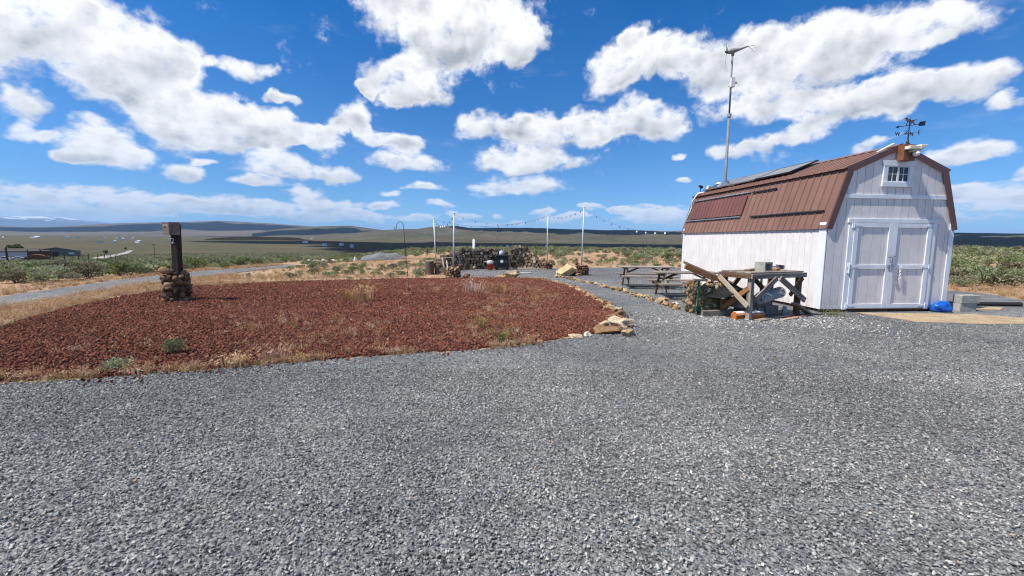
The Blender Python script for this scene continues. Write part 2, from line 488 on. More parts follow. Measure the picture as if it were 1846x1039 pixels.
def hill_mat(name, lo, hi, red, scale):
    m, t, b = new_mat(name)
    p = world_pos(t)
    n1 = noise(t, p, scale, 8, 0.68); n2 = noise(t, p, scale * 6, 6, 0.7)
    c = mixc(t, n1.smooth(0.36, 0.64), lo, hi)
    c = mixc(t, n2.smooth(0.48, 0.66) * 0.65, c, red)
    st = noise(t, vmath(t, 'MULTIPLY', p, (1, 1, 14)), scale * 2.4, 5, 0.6)      # basalt ledges run level
    c = mixc(t, st.smooth(0.57, 0.66) * 0.35, c, tuple(v * 0.55 for v in red))
    t.links.new(c.k, b.inputs['Base Color']); b.inputs['Roughness'].default_value = 1.0
    b.inputs['Specular IOR Level'].default_value = 0.0
    set_bump(t, b, n2, 1.0, 30.0)
    return m


# ------------------------------------------------------------------ the lie of the land
def gz(x, y):
    """height of the ground; level round the shed and the red bed, falling away to a valley"""
    x = np.asarray(x, float); y = np.asarray(y, float)
    r = np.hypot(x, y); az = np.degrees(np.arctan2(x, y))
    wl = smooth01(-6, -27, az) * smooth01(-140, -110, az)
    wr = smooth01(24, 44, az)
    left = -0.036 * np.clip(r - 26, 0, 300) + np.clip(r - 420, 0, 4000) * 0.0060
    mid = -12.5 * smooth01(62, 380, r)
    right = 0.009 * np.clip(r - 22, 0, 60) - 13.5 * smooth01(95, 480, r)
    z = left * wl + (1 - wl) * (right * wr + (1 - wr) * mid)
    return np.where(r < 26, 0.0, z)


def gzf(x, y): return float(gz(x, y))


def fbm(x, y, sc, octs=5, seed=0.0):
    """array fractal noise in about [-1, 1]"""
    x = np.asarray(x, float) * sc; y = np.asarray(y, float) * sc
    out = np.zeros_like(x); a = 1.0; tot = 0.0; f = 1.0
    for k in range(octs):
        out += a * value_noise(x * f + 17.3 * k + seed, y * f - 9.1 * k + seed); tot += a; a *= .5; f *= 2.03
    return out / tot


_H = NR.random(65536)
def value_noise(x, y):
    xi = np.floor(x).astype(np.int64); yi = np.floor(y).astype(np.int64)
    fx = x - xi; fy = y - yi; fx = fx * fx * (3 - 2 * fx); fy = fy * fy * (3 - 2 * fy)
    def h(a, b): return _H[(a * 73856093 ^ b * 19349663) & 65535]
    return ((h(xi, yi) * (1 - fx) + h(xi + 1, yi) * fx) * (1 - fy) + (h(xi, yi + 1) * (1 - fx) + h(xi + 1, yi + 1) * fx) * fy) * 2 - 1


def polar(az, rr, zf, name, mat, wrap=False, smooth=True):
    A, RR = np.meshgrid(np.radians(az), rr)
    Xx, Yy = RR * np.sin(A), RR * np.cos(A); Z = zf(Xx, Yy, RR, np.degrees(A))
    n, k = A.shape
    V = np.stack([Xx, Yy, Z], -1).reshape(-1, 3)
    i = np.arange(n - 1)[:, None] * k; j = np.arange(k if wrap else k - 1)[None, :]
    j2 = (j + 1) % k
    Fq = np.stack([i + j, i + j2, i + k + j2, i + k + j], -1).reshape(-1, 4)
    return mesh_np(name, V, Fq[:, ::-1].copy(), mat, smooth)


GROUND = ground_mat()
az = np.concatenate([np.arange(-180, -66, 6.0), np.arange(-66, 66, 0.8), np.arange(66, 180, 6.0)])
rr = np.concatenate([[0.4], np.geomspace(1.0, 7500, 230)])
def zg(x, y, r, a):
    return gz(x, y) + fbm(x, y, 0.02, 4) * np.clip((r - 34) * 0.006, 0, 0.9) + fbm(x, y, 0.0021, 4, 5) * np.clip((r - 500) * 0.0022, 0, 4.0)
tag(link('ground', polar(az, rr, zg, 'ground', GROUND, wrap=True)), kind='structure')


def ridge(name, prof, r0, rc, r1, base, mat, gully, gsc, step=0.25, back=0.6, seed=0.0):
    """a range of hills whose crest stands at distance rc and has the given angular profile"""
    a = np.arange(prof[0][0], prof[-1][0] + step, step)
    el = np.interp(a, [p[0] for p in prof], [p[1] for p in prof])
    ker = np.array([1, 2, 3, 2, 1.0]); ker /= ker.sum()
    el = np.convolve(np.pad(el, 2, 'edge'), ker, 'valid')
    s = np.concatenate([np.linspace(0, 1, 46), np.linspace(1, 2, 10)[1:]])
    rr = np.where(s <= 1, r0 + (rc - r0) * s, rc + (r1 - rc) * (s - 1))
    def zf(x, y, r, ad):
        H = CAM_H + rc * np.tan(np.radians(el))[None, :] * np.ones_like(r)
        S = np.where(r <= rc, (r - r0) / (rc - r0), 1 + (r - rc) / (r1 - rc))
        up = np.where(S <= 1, S ** 1.25 * (1.6 - 0.6 * S) , 1 - (S - 1) ** 2 * back)
        z = base + (H - base) * np.clip(up, 0, 1)
        g = np.abs(fbm(x, y, gsc, 5, seed)) * 1.6 + np.abs(fbm(x, y, gsc * 2.7, 4, seed + 3)) * 0.5
        z = z - g * gully * (H - base) * np.clip(S, 0, 1) * np.clip((1.02 - S) * 4, 0, 1) * (S < 1.02)
        z = z + fbm(x, y, gsc * 0.6, 3, seed + 8) * 0.06 * (H - base) * np.clip(S * (1 - S) * 4, 0, 1)
        return np.where(S <= 0, base - 25, z)
    return tag(link(name, polar(a, rr, zf, name, mat)), kind='structure')


HILL_NEAR = hill_mat('olive_brown_hillside', (0.078, 0.080, 0.052), (0.125, 0.114, 0.076), (0.140, 0.088, 0.066), 0.0022)
HILL_MID = hill_mat('purple_brown_hillside', (0.095, 0.090, 0.075), (0.150, 0.125, 0.100), (0.15, 0.095, 0.080), 0.0009)
HILL_FAR = hill_mat('far_mountain_slope', (0.06, 0.07, 0.07), (0.10, 0.11, 0.11), (0.08, 0.08, 0.085), 0.0004)
def snow():
    t = HILL_FAR.node_tree; b = [n for n in t.nodes if n.type == 'BSDF_PRINCIPLED'][0]
    old = X(t, b.inputs['Base Color'].links[0].from_socket); p = world_pos(t)
    s = t.nodes.new('ShaderNodeSeparateXYZ'); t.links.new(p.k, s.inputs[0])
    f = (X(t, s.outputs[2]) * 0.001 + noise(t, p, 0.0011, 6, 0.7) * 1.6).smooth(1.78, 1.95)
    t.links.new(mixc(t, f, old, (0.8, 0.82, 0.85)).k, b.inputs['Base Color'])
snow()
D_PROF = [(-34, -0.2), (-27, 0.1), (-21.25, 0.544), (-18.65, 0.951), (-16.65, 1.151), (-14.61, 1.317), (-12.53, 1.344), (-10.41, 1.726), (-8.99, 1.815), (-7.55, 1.831), (-5.39, 1.566), (-1.74, 1.633), (2.65, 1.627), (5.57, 1.569), (9.88, 1.44), (12.7, 1.41), (16.14, 1.378), (21.39, 1.239), (31.35, 1.148), (40.86, 1.066), (45.52, 1.005), (49.71, 0.875), (58, 0.9), (70, 0.7), (85, 0.3)]
C_PROF = [(-31, 0.6), (-28.46, 1.099), (-26.14, 1.336), (-24.33, 1.502), (-22.48, 1.604), (-20.58, 1.673), (-18.64, 1.399), (-15.97, 1.09), (-12, 0.7)]
B_PROF = [(-85, 0.6), (-60, 0.9), (-49.76, 0.878), (-47.85, 0.835), (-45.79, 0.99), (-42.77, 1.338), (-39.87, 1.537), (-36.23, 1.765), (-33.77, 1.9), (-31.71, 1.839), (-28.43, 1.737), (-24.94, 1.49), (-21.23, 1.222), (-14, 0.9)]
A_PROF = [(-80, 1.2), (-60, 1.7), (-49.68, 1.769), (-48.11, 1.746), (-46.77, 1.854), (-45.73, 1.749), (-44.29, 1.498), (-42.77, 1.338), (-41.15, 1.279), (-36, 1.0), (-30, 0.6)]
ridge('hills', D_PROF, 2300, 4600, 6200, -14, HILL_NEAR, 0.60, 0.0019, seed=2.0)
ridge('hills', C_PROF, 4200, 6200, 7600, -5, HILL_NEAR, 0.40, 0.0013, seed=9.0)
ridge('hills', B_PROF, 5600, 11500, 15000, 8, HILL_MID, 0.42, 0.0007, seed=4.0)
ridge('mountains', A_PROF, 26000, 38000, 45000, 60, HILL_FAR, 0.25, 0.00018, seed=6.0)
# the dark flat-topped bluff on the plain
def bluff():
    a = np.arange(-35.5, -24.5, 0.1)
    top = np.interp(a, [-35.5, -34.6, -32.8, -30, -27.2, -26.4, -25.6, -24.5], [-0.2, 0.03, 0.13, 0.16, 0.14, 0.10, -0.12, -0.25])
    rr = np.array([1480, 1500, 1512, 1518, 1530, 1570, 1640, 1700.0]); q = np.array([0, .35, .5, .93, 1, 1.0, 1.0, .2])
    def zf(x, y, r, ad):
        H = CAM_H + 1540 * np.tan(np.radians(top))[None, :]
        g = gz(x, y) - 1.5
        w = np.interp(r, rr, q)
        return g + np.clip(H - g, 0, 99) * w + fbm(x, y, 0.03, 4) * 1.6 * (w > .05) * (w < .99)
    m = hill_mat('basalt_bluff', (0.050, 0.046, 0.038), (0.085, 0.075, 0.055), (0.09, 0.055, 0.04), 0.02)
    tag(link('bluff_terrain', polar(a, rr, zf, 'bluff_terrain', m)), kind='structure')
bluff()


# ------------------------------------------------------------------ gravel yard, red bed, track
def jitter(poly, amp, step, seed):
    """densify a closed outline and roughen it"""
    q = random.Random(seed); out = []
    for i, (x0, y0) in enumerate(poly):
        x1, y1 = poly[(i + 1) % len(poly)]; L = math.hypot(x1 - x0, y1 - y0)
        big = max(abs(x0), abs(x1)) > 25 or min(y0, y1) < -3
        n = 1 if big else max(1, int(L / step))
        for k in range(n):
            t = k / n; a = 0 if big else amp
            out.append((x0 + (x1 - x0) * t + q.uniform(-a, a), y0 + (y1 - y0) * t + q.uniform(-a, a)))
    return out


def sheet(name, poly, z, mat):
    from mathutils.geometry import tessellate_polygon
    tris = tessellate_polygon([[Vector((x, y, 0)) for x, y in poly]])
    me = mesh_np(name, [(x, y, z) for x, y in poly], [tuple(t) for t in tris], mat)
    bm = bmesh.new(); bm.from_mesh(me); bmesh.ops.recalc_face_normals(bm, faces=bm.faces)
    if sum(f.normal.z for f in bm.faces) < 0: bmesh.ops.reverse_faces(bm, faces=bm.faces)
    bm.to_mesh(me); bm.free()
    return tag(link(name, me), kind='structure')


LAVA = [(-5.68, 4.63), (-4.97, 4.72), (-4.08, 4.94), (-3.02, 5.41), (-1.72, 5.84), (-0.18, 6.29), (0.7, 6.86), (1.53, 7.39), (2.02, 7.9), (2.28, 8.95), (2.28, 10.67), (2.22, 12.27), (2.0, 14.92), (1.15, 17.7), (-0.54, 18.0), (-2.13, 17.7), (-4.96, 17.15), (-8.72, 15.53), (-10.5, 14.0), (-10.5, 11.46), (-9.9, 9.2), (-8.98, 7.41), (-9.5, 6.0), (-8.5, 4.6)]
YARD = [(-45, 0.5), (-16, 3.2), (-8.5, 4.3), (-5.68, 4.58), (-4.97, 4.68), (-4.08, 4.9), (-3.02, 5.36), (-1.72, 5.8), (-0.18, 6.25), (0.75, 6.8), (1.6, 7.35), (2.1, 7.85), (2.38, 8.95), (2.38, 10.67), (2.32, 12.27), (2.1, 14.92), (1.2, 17.9), (-0.54, 18.15), (-2.3, 17.9), (-2.9, 19.5), (-2.9, 22.3), (-1.58, 23.7), (1.86, 24.4), (4.5, 25.6), (7.5, 25.9), (10.5, 25.9), (12.0, 22.0), (13.2, 17.0), (14.8, 14.5), (15.2, 13.6), (14.3, 11.8), (15.5, 9.0), (19, 4.0), (30, -2), (45, -8), (45, -40), (-45, -40)]
GRAVEL = gravel_sheet_mat()
LAVA_M = lava_sheet_mat()
YARD_J = jitter(YARD, 0.05, 0.25, 3)
LAVA_J = jitter(LAVA, 0.07, 0.22, 4)
sheet('gravel_yard_ground', YARD_J, 0.006, GRAVEL)
sheet('lava_bed_ground', LAVA_J, 0.012, LAVA_M)


def zgn(x, y):
    a = np.array([x], float); b = np.array([y], float); r = np.hypot(a, b)
    return float(zg(a, b, r, None)[0])


def track(name, left, right, mat, dz):
    n = len(left); V = []; Fq = []; K = 6
    for (a, b) in zip(left, right):
        for k in range(K + 1):
            t = k / K; x = a[0] + (b[0] - a[0]) * t; y = a[1] + (b[1] - a[1]) * t
            V.append((x, y, zgn(x, y) + dz))
    for i in range(n - 1):
        for k in range(K): Fq.append((i * (K + 1) + k, i * (K + 1) + k + 1, (i + 1) * (K + 1) + k + 1, (i + 1) * (K + 1) + k))
    me = mesh_np(name, V, [f[::-1] for f in Fq], mat)
    return tag(link(name, me), kind='structure')


def dens(pts, step=0.5, amp=0.06, seed=1):
    q = random.Random(seed); out = []
    for (x0, y0), (x1, y1) in zip(pts[:-1], pts[1:]):
        n = max(1, int(math.hypot(x1 - x0, y1 - y0) / step))
        for k in range(n): out.append((x0 + (x1 - x0) * k / n + q.uniform(-amp, amp), y0 + (y1 - y0) * k / n))
    return out + [pts[-1]]


def resample(pts, n):
    d = [0]
    for (a, b) in zip(pts[:-1], pts[1:]): d.append(d[-1] + math.hypot(b[0] - a[0], b[1] - a[1]))
    ts = np.linspace(0, d[-1], n)
    return list(zip(np.interp(ts, d, [p[0] for p in pts]), np.interp(ts, d, [p[1] for p in pts])))


q = random.Random(5)
TL = [(x + q.uniform(-.1, .1), y) for x, y in resample([(-18, -6), (-14.6, 6), (-13.3, 9.6), (-13.6, 11.5), (-14.2, 13.5), (-14.7, 16.5), (-14.9, 20), (-15.0, 24.5), (-16.5, 31), (-21, 38)], 90)]
TR = [(x + q.uniform(-.1, .1), y) for x, y in resample([(-15.5, -6), (-12.0, 6), (-11.3, 9.0), (-11.7, 11), (-12.3, 13.3), (-12.6, 16), (-12.7, 19.5), (-12.9, 24), (-14.0, 29), (-19, 35.5)], 90)]
track('track_road', TL, TR, GRAVEL, 0.02)

# ------------------------------------------------------------------ scattered stones, brush and grass
def inside(poly, x, y):
    """vectorised point-in-polygon"""
    x = np.asarray(x); y = np.asarray(y); r = np.zeros(x.shape, bool)
    px = [p[0] for p in poly]; py = [p[1] for p in poly]; j = len(poly) - 1
    for i in range(len(poly)):
        c = ((py[i] > y) != (py[j] > y)) & (x < (px[j] - px[i]) * (y - py[i]) / (py[j] - py[i] + 1e-12) + px[i])
        r ^= c; j = i
    return r


def loose(name, me):
    """a mesh that only serves as the pattern of a scatter"""
    return bpy.data.objects.new(name, me)


def scatter(name, P, scale, rot, variants, label=None, cat=None, kind='stuff'):
    """instances of the variant meshes on points; rot (n,3) euler"""
    n = len(P)
    me = bpy.data.meshes.new(name); me.vertices.add(n); me.vertices.foreach_set('co', np.asarray(P, np.float32).ravel())
    a = me.attributes.new('sc', 'FLOAT_VECTOR', 'POINT'); s = np.asarray(scale, np.float32)
    if s.ndim == 1: s = np.repeat(s[:, None], 3, 1)
    a.data.foreach_set('vector', s.ravel())
    a = me.attributes.new('ro', 'FLOAT_VECTOR', 'POINT'); a.data.foreach_set('vector', np.asarray(rot, np.float32).ravel())
    a = me.attributes.new('vi', 'INT', 'POINT'); a.data.foreach_set('value', NR.integers(0, len(variants), n).astype(np.int32))
    me.update()
    o = link(name, me)
    ng = bpy.data.node_groups.new(name, 'GeometryNodeTree')
    ng.interface.new_socket('Geometry', in_out='INPUT', socket_type='NodeSocketGeometry')
    ng.interface.new_socket('Geometry', in_out='OUTPUT', socket_type='NodeSocketGeometry')
    N = ng.nodes; L = ng.links
    gi = N.new('NodeGroupInput'); go = N.new('NodeGroupOutput')
    iop = N.new('GeometryNodeInstanceOnPoints'); iop.inputs['Pick Instance'].default_value = True
    g2 = N.new('GeometryNodeGeometryToInstance')
    for v in reversed(variants):
        oi = N.new('GeometryNodeObjectInfo'); oi.inputs['Object'].default_value = v; oi.inputs['As Instance'].default_value = False
        L.new(oi.outputs['Geometry'], g2.inputs[0])
    def attr(nm, dt):
        a = N.new('GeometryNodeInputNamedAttribute'); a.data_type = dt; a.inputs['Name'].default_value = nm
        return a.outputs['Attribute']
    e2r = N.new('FunctionNodeEulerToRotation'); L.new(attr('ro', 'FLOAT_VECTOR'), e2r.inputs[0])
    L.new(gi.outputs[0], iop.inputs['Points']); L.new(g2.outputs[0], iop.inputs['Instance'])
    L.new(attr('vi', 'INT'), iop.inputs['Instance Index']); L.new(e2r.outputs[0], iop.inputs['Rotation'])
    L.new(attr('sc', 'FLOAT_VECTOR'), iop.inputs['Scale']); L.new(iop.outputs[0], go.inputs[0])
    md = o.modifiers.new('scatter', 'NODES'); md.node_group = ng
    return tag(o, label, cat, kind=kind)


def rock_mesh(name, seed, mat, sub=1, rough=0.35, dims=(1, 1, 1), smooth=False, cuts=5):
    """an angular stone: an icosphere cut by random planes and knocked about; unit size"""
    q = random.Random(seed)
    bm = bmesh.new(); bmesh.ops.create_icosphere(bm, subdivisions=sub, radius=0.5)
    planes = []
    for k in range(cuts):
        d = Vector((q.gauss(0, 1), q.gauss(0, 1), q.gauss(0, 1))).normalized(); planes.append((d, q.uniform(0.26, 0.42)))
    off = Vector((q.uniform(-50, 50), q.uniform(-50, 50), q.uniform(-50, 50)))
    for v in bm.verts:
        p = v.co.copy()
        for d, h in planes:
            e = p.dot(d) - h
            if e > 0: p -= d * e * 0.9
        p *= 1 + rough * mnoise.noise(v.co * 2.3 + off)
        v.co = Vector((p.x * dims[0], p.y * dims[1], p.z * dims[2]))
    bmesh.ops.recalc_face_normals(bm, faces=bm.faces)
    me = bpy.data.meshes.new(name); bm.to_mesh(me); bm.free()
    if smooth: me.polygons.foreach_set('use_smooth', [True] * len(me.polygons))
    me.materials.append(mat)
    return me


def cone_points(n, y0, y1, half, power):
    """random ground points in the wedge in front of the camera and a step to its sides, denser close by"""
    u = NR.random(n)
    y = y0 + (y1 - y0) * u ** power
    x = (NR.random(n) * 2 - 1) * (half * y + 1.2)
    return x, y


# --- grey gravel chips
CHIP_M = stone_mat('grey_gravel_chip', [(0, (0.058, 0.060, 0.064)), (0.22, (0.140, 0.145, 0.151)), (0.5, (0.250, 0.256, 0.264)), (0.78, (0.375, 0.381, 0.384)), (0.93, (0.45, 0.447, 0.435)), (0.988, (0.58, 0.565, 0.52)), (1.0, (0.42, 0.28, 0.16))], rough=0.75, scale=40, bump=0.3, bdist=0.004, drift=0.14)
chips = [loose('gravel_chip', rock_mesh('gravel_chip', 100 + k, CHIP_M, 1, 0.3, (1.0, 0.72, 0.36))) for k in range(6)]
def chip_field():
    xs, ys, ss = [], [], []
    for n, y0, y1, half, power, s0, s1 in ((340000, 1.5, 5.2, 1.32, 1.0, 0.008, 0.0275), (230000, 4.8, 9.5, 1.32, 1.0, 0.010, 0.029), (90000, 9.0, 26, 0.70, 1.0, 0.018, 0.040)):
        x, y = cone_points(n, y0, y1, half, power)
        # equal numbers per area: thin by width
        keep = NR.random(n) < (half * y + 1.2) / (half * y1 + 1.2)
        x, y = x[keep], y[keep]
        xs.append(x); ys.append(y); ss.append(s0 + (s1 - s0) * NR.random(len(x)) ** 2.2)
    x = np.concatenate(xs); y = np.concatenate(ys); s = np.concatenate(ss)
    ok = inside(YARD_J, x, y) & ~inside(LAVA_J, x, y)
    # swept lanes where wheels have pressed the stones down
    lane = fbm(x, y, 0.45, 3, 2)
    ok &= NR.random(len(x)) < 0.80 + 0.35 * lane
    x, y, s = x[ok], y[ok], s[ok]
    n = len(x)
    z = 0.006 + s * 0.15 + NR.random(n) * 0.010
    rot = np.stack([NR.normal(0, .48, n), NR.normal(0, .48, n), NR.random(n) * 6.283], -1)
    sc = np.stack([s * (0.8 + .5 * NR.random(n)), s * (0.8 + .5 * NR.random(n)), s * (0.7 + .7 * NR.random(n))], -1)
    scatter('gravel', np.stack([x, y, z], -1), sc, rot, chips, 'loose grey crushed gravel chips covering the yard', 'gravel')
chip_field()
# paler, coarser stones where the path meets the yard, in front of the work table
PALE_M = stone_mat('pale_gravel_chip', [(0, (0.20, 0.21, 0.22)), (0.5, (0.36, 0.36, 0.35)), (0.8, (0.58, 0.57, 0.54)), (1, (0.70, 0.68, 0.62))], scale=30, bump=0.3, bdist=0.005)
pale = [loose('pale_chip', rock_mesh('pale_chip', 140 + k, PALE_M, 1, 0.3, (1.0, 0.75, 0.42))) for k in range(4)]
def pale_field():
    n = 2600
    t = NR.random(n)
    x = 2.3 + 4.6 * t + NR.normal(0, .25, n); y = 8.3 + 0.30 * np.sin(t * 3) + NR.normal(0, 0.5, n) + 0.25 * t
    ok = (~inside(LAVA_J, x, y)) & (y < 9.1 + 0 * x) & (fbm(x, y, 2.2, 3) > -0.45)
    x2 = 1.5 + NR.random(900) * 6; y2 = 6.6 + NR.random(900) * 3
    ok2 = ~inside(LAVA_J, x2, y2)
    x = np.concatenate([x[ok], x2[ok2]]); y = np.concatenate([y[ok], y2[ok2]]); n = len(x)
    s = 0.018 + 0.042 * NR.random(n) ** 2
    rot = np.stack([NR.normal(0, .35, n), NR.normal(0, .35, n), NR.random(n) * 6.283], -1)
    scatter('pale_gravel', np.stack([x, y, 0.010 + s * .12], -1), s, rot, pale, 'paler coarse gravel strewn before the work table', 'gravel')
pale_field()

# --- red lava rock
LROCK_M = stone_mat('red_lava_stone', [(0, (0.090, 0.040, 0.031)), (0.3, (0.185, 0.070, 0.048)), (0.65, (0.280, 0.105, 0.070)), (0.93, (0.38, 0.155, 0.100)), (0.985, (0.27, 0.13, 0.08)), (1.0, (0.5, 0.42, 0.34))], rough=1.0, scale=22, bump=0.8, bdist=0.015)
lrocks = [loose('lava_stone', rock_mesh('lava_stone', 200 + k, LROCK_M, 1, 0.5, (1.0, 0.8, 0.66))) for k in range(6)]
def lava_field():
    xs, ys, ss = [], [], []
    for n, y0, y1, a, b in ((110000, 4.3, 9.5, 0.019, 0.055), (75000, 9.0, 18.3, 0.028, 0.064)):
        y = y0 + (y1 - y0) * NR.random(n); x = -11 + 13.6 * NR.random(n)
        xs.append(x); ys.append(y); ss.append(a + (b - a) * NR.random(n) ** 1.6)
    x = np.concatenate(xs); y = np.concatenate(ys); s = np.concatenate(ss)
    ok = inside(LAVA_J, x, y); x, y, s = x[ok], y[ok], s[ok]
    # a few strays rolled out onto the grey
    m = 900; i = NR.integers(0, len(LAVA_J), m); L = np.array(LAVA_J)
    sx = L[i, 0] + NR.normal(0, .16, m); sy = L[i, 1] + NR.normal(0, .16, m)
    x = np.concatenate([x, sx]); y = np.concatenate([y, sy]); s = np.concatenate([s, 0.03 + .03 * NR.random(m)]); n = len(x)
    z = 0.012 + s * 0.22 + NR.random(n) * 0.022 + np.clip(fbm(x, y, 0.5, 3, 7), -1, 1) * 0.012
    rot = NR.random((n, 3)) * 6.283
    scatter('lava_gravel', np.stack([x, y, z], -1), s, rot, lrocks, 'rough red lava rock covering the round bed', 'lava rock')
lava_field()


# --- sagebrush
def leaf_mat(name, stops, trans=0.25):
    m, t, b = new_mat(name)
    r = obj_random(t); p = coords(t)
    c = ramp(t, (noise(t, p, 3.2, 3, 0.6) * 0.75 + r * 0.5) - 0.12, stops)
    t.links.new(c.k, b.inputs['Base Color']); b.inputs['Roughness'].default_value = 0.8
    b.inputs['Specular IOR Level'].default_value = 0.15
    tr = t.nodes.new('ShaderNodeBsdfTranslucent'); t.links.new(c.k, tr.inputs[0])
    mx = t.nodes.new('ShaderNodeMixShader'); mx.inputs[0].default_value = trans
    t.links.new(b.outputs[0], mx.inputs[1]); t.links.new(tr.outputs[0], mx.inputs[2])
    out = [n for n in t.nodes if n.type == 'OUTPUT_MATERIAL'][0]
    t.links.new(mx.outputs[0], out.inputs[0])
    return m


SAGE_M = leaf_mat('grey_green_sage_leaf', [(0.15, (0.150, 0.175, 0.085)), (0.45, (0.265, 0.300, 0.155)), (0.75, (0.36, 0.385, 0.230)), (1.0, (0.45, 0.45, 0.30))])
DKSAGE_M = leaf_mat('dark_green_brush_leaf', [(0.15, (0.10, 0.13, 0.050)), (0.5, (0.19, 0.23, 0.09)), (1.0, (0.30, 0.31, 0.15))])
DEAD_M = leaf_mat('grey_brown_brush_leaf', [(0.15, (0.15, 0.13, 0.085)), (0.5, (0.27, 0.25, 0.165)), (1.0, (0.40, 0.37, 0.27))])
STEM_M = simple('brush_stem_bark', (0.16, 0.12, 0.085), 0.9, 0.3, 20, 0.3)


def bush_parts(seed, n=420, lumps=7, leaf=0.070):
    """foliage verts and faces, stem builder; about one metre wide, 0.75 high"""
    q = random.Random(seed); V, Fc = [], []
    L = []
    for k in range(lumps):
        a = 2 * math.pi * (k + q.uniform(-.3, .3)) / lumps; d = q.uniform(0.10, 0.33) if k else 0
        L.append((Vector((d * math.cos(a), d * math.sin(a), q.uniform(0.26, 0.46))), q.uniform(0.17, 0.27)))
    for i in range(n):
        c, r = L[q.randrange(lumps)]
        d = Vector((q.gauss(0, 1), q.gauss(0, 1), q.gauss(0.25, 1))).normalized()
        p = c + d * r * q.uniform(0.72, 1.10) * (1, 1)[0]
        if p.z < 0.03: p.z = q.uniform(0.03, 0.12)
        ax = (d + Vector((q.gauss(0, .5), q.gauss(0, .5), q.uniform(0.0, 1.0)))).normalized()
        sd_ = ax.cross(Vector((q.gauss(0, 1), q.gauss(0, 1), q.gauss(0, 1)))).normalized()
        l = leaf * q.uniform(0.7, 1.5); w = l * q.uniform(0.22, 0.42)
        k = len(V)
        V += [p - ax * l * .3, p + sd_ * w + ax * l * .2, p + ax * l, p - sd_ * w + ax * l * .2]
        Fc.append((k, k + 1, k + 2, k + 3))
    st = MB()
    for k in range(lumps):
        c, r = L[k]
        st.tube([(c.x * .1, c.y * .1, -0.03), (c.x * .5, c.y * .5, c.z * .45), (c.x, c.y, c.z)], [0.024, 0.016, 0.008], 5)
    return V, Fc, st


SAGE = []       # (foliage mesh, stem mesh)
for k in range(5):
    V, Fc, st = bush_parts(300 + k, 720, 6 + k % 3)
    fm = mesh_np('foliage', V, Fc, (SAGE_M, SAGE_M, SAGE_M, DEAD_M, DKSAGE_M)[k])
    sm = bpy.data.meshes.new('stem'); sm.from_pydata(st.v, [], st.f); sm.materials.append(STEM_M)
    SAGE.append((fm, sm))
LOOSE_SAGE = []
for k in range(4):
    V, Fc, st = bush_parts(340 + k, 260, 6, 0.10)
    LOOSE_SAGE.append(loose('sage_far', mesh_np('sage_far', V, Fc, (SAGE_M, SAGE_M, DEAD_M, DKSAGE_M)[k])))


def plant_bush(x, y, s, k, label, group, name='sagebrush', cat='shrub', rz=None, hs=1.0):
    e = empty(name, (x, y, gzf(x, y) - 0.02), NR.random() * 6.28 if rz is None else rz, label, cat, group)
    e.scale = (s, s, s * hs)
    f, st = SAGE[k % 5]
    link('foliage', f, e); link('stem', st, e)
    return e


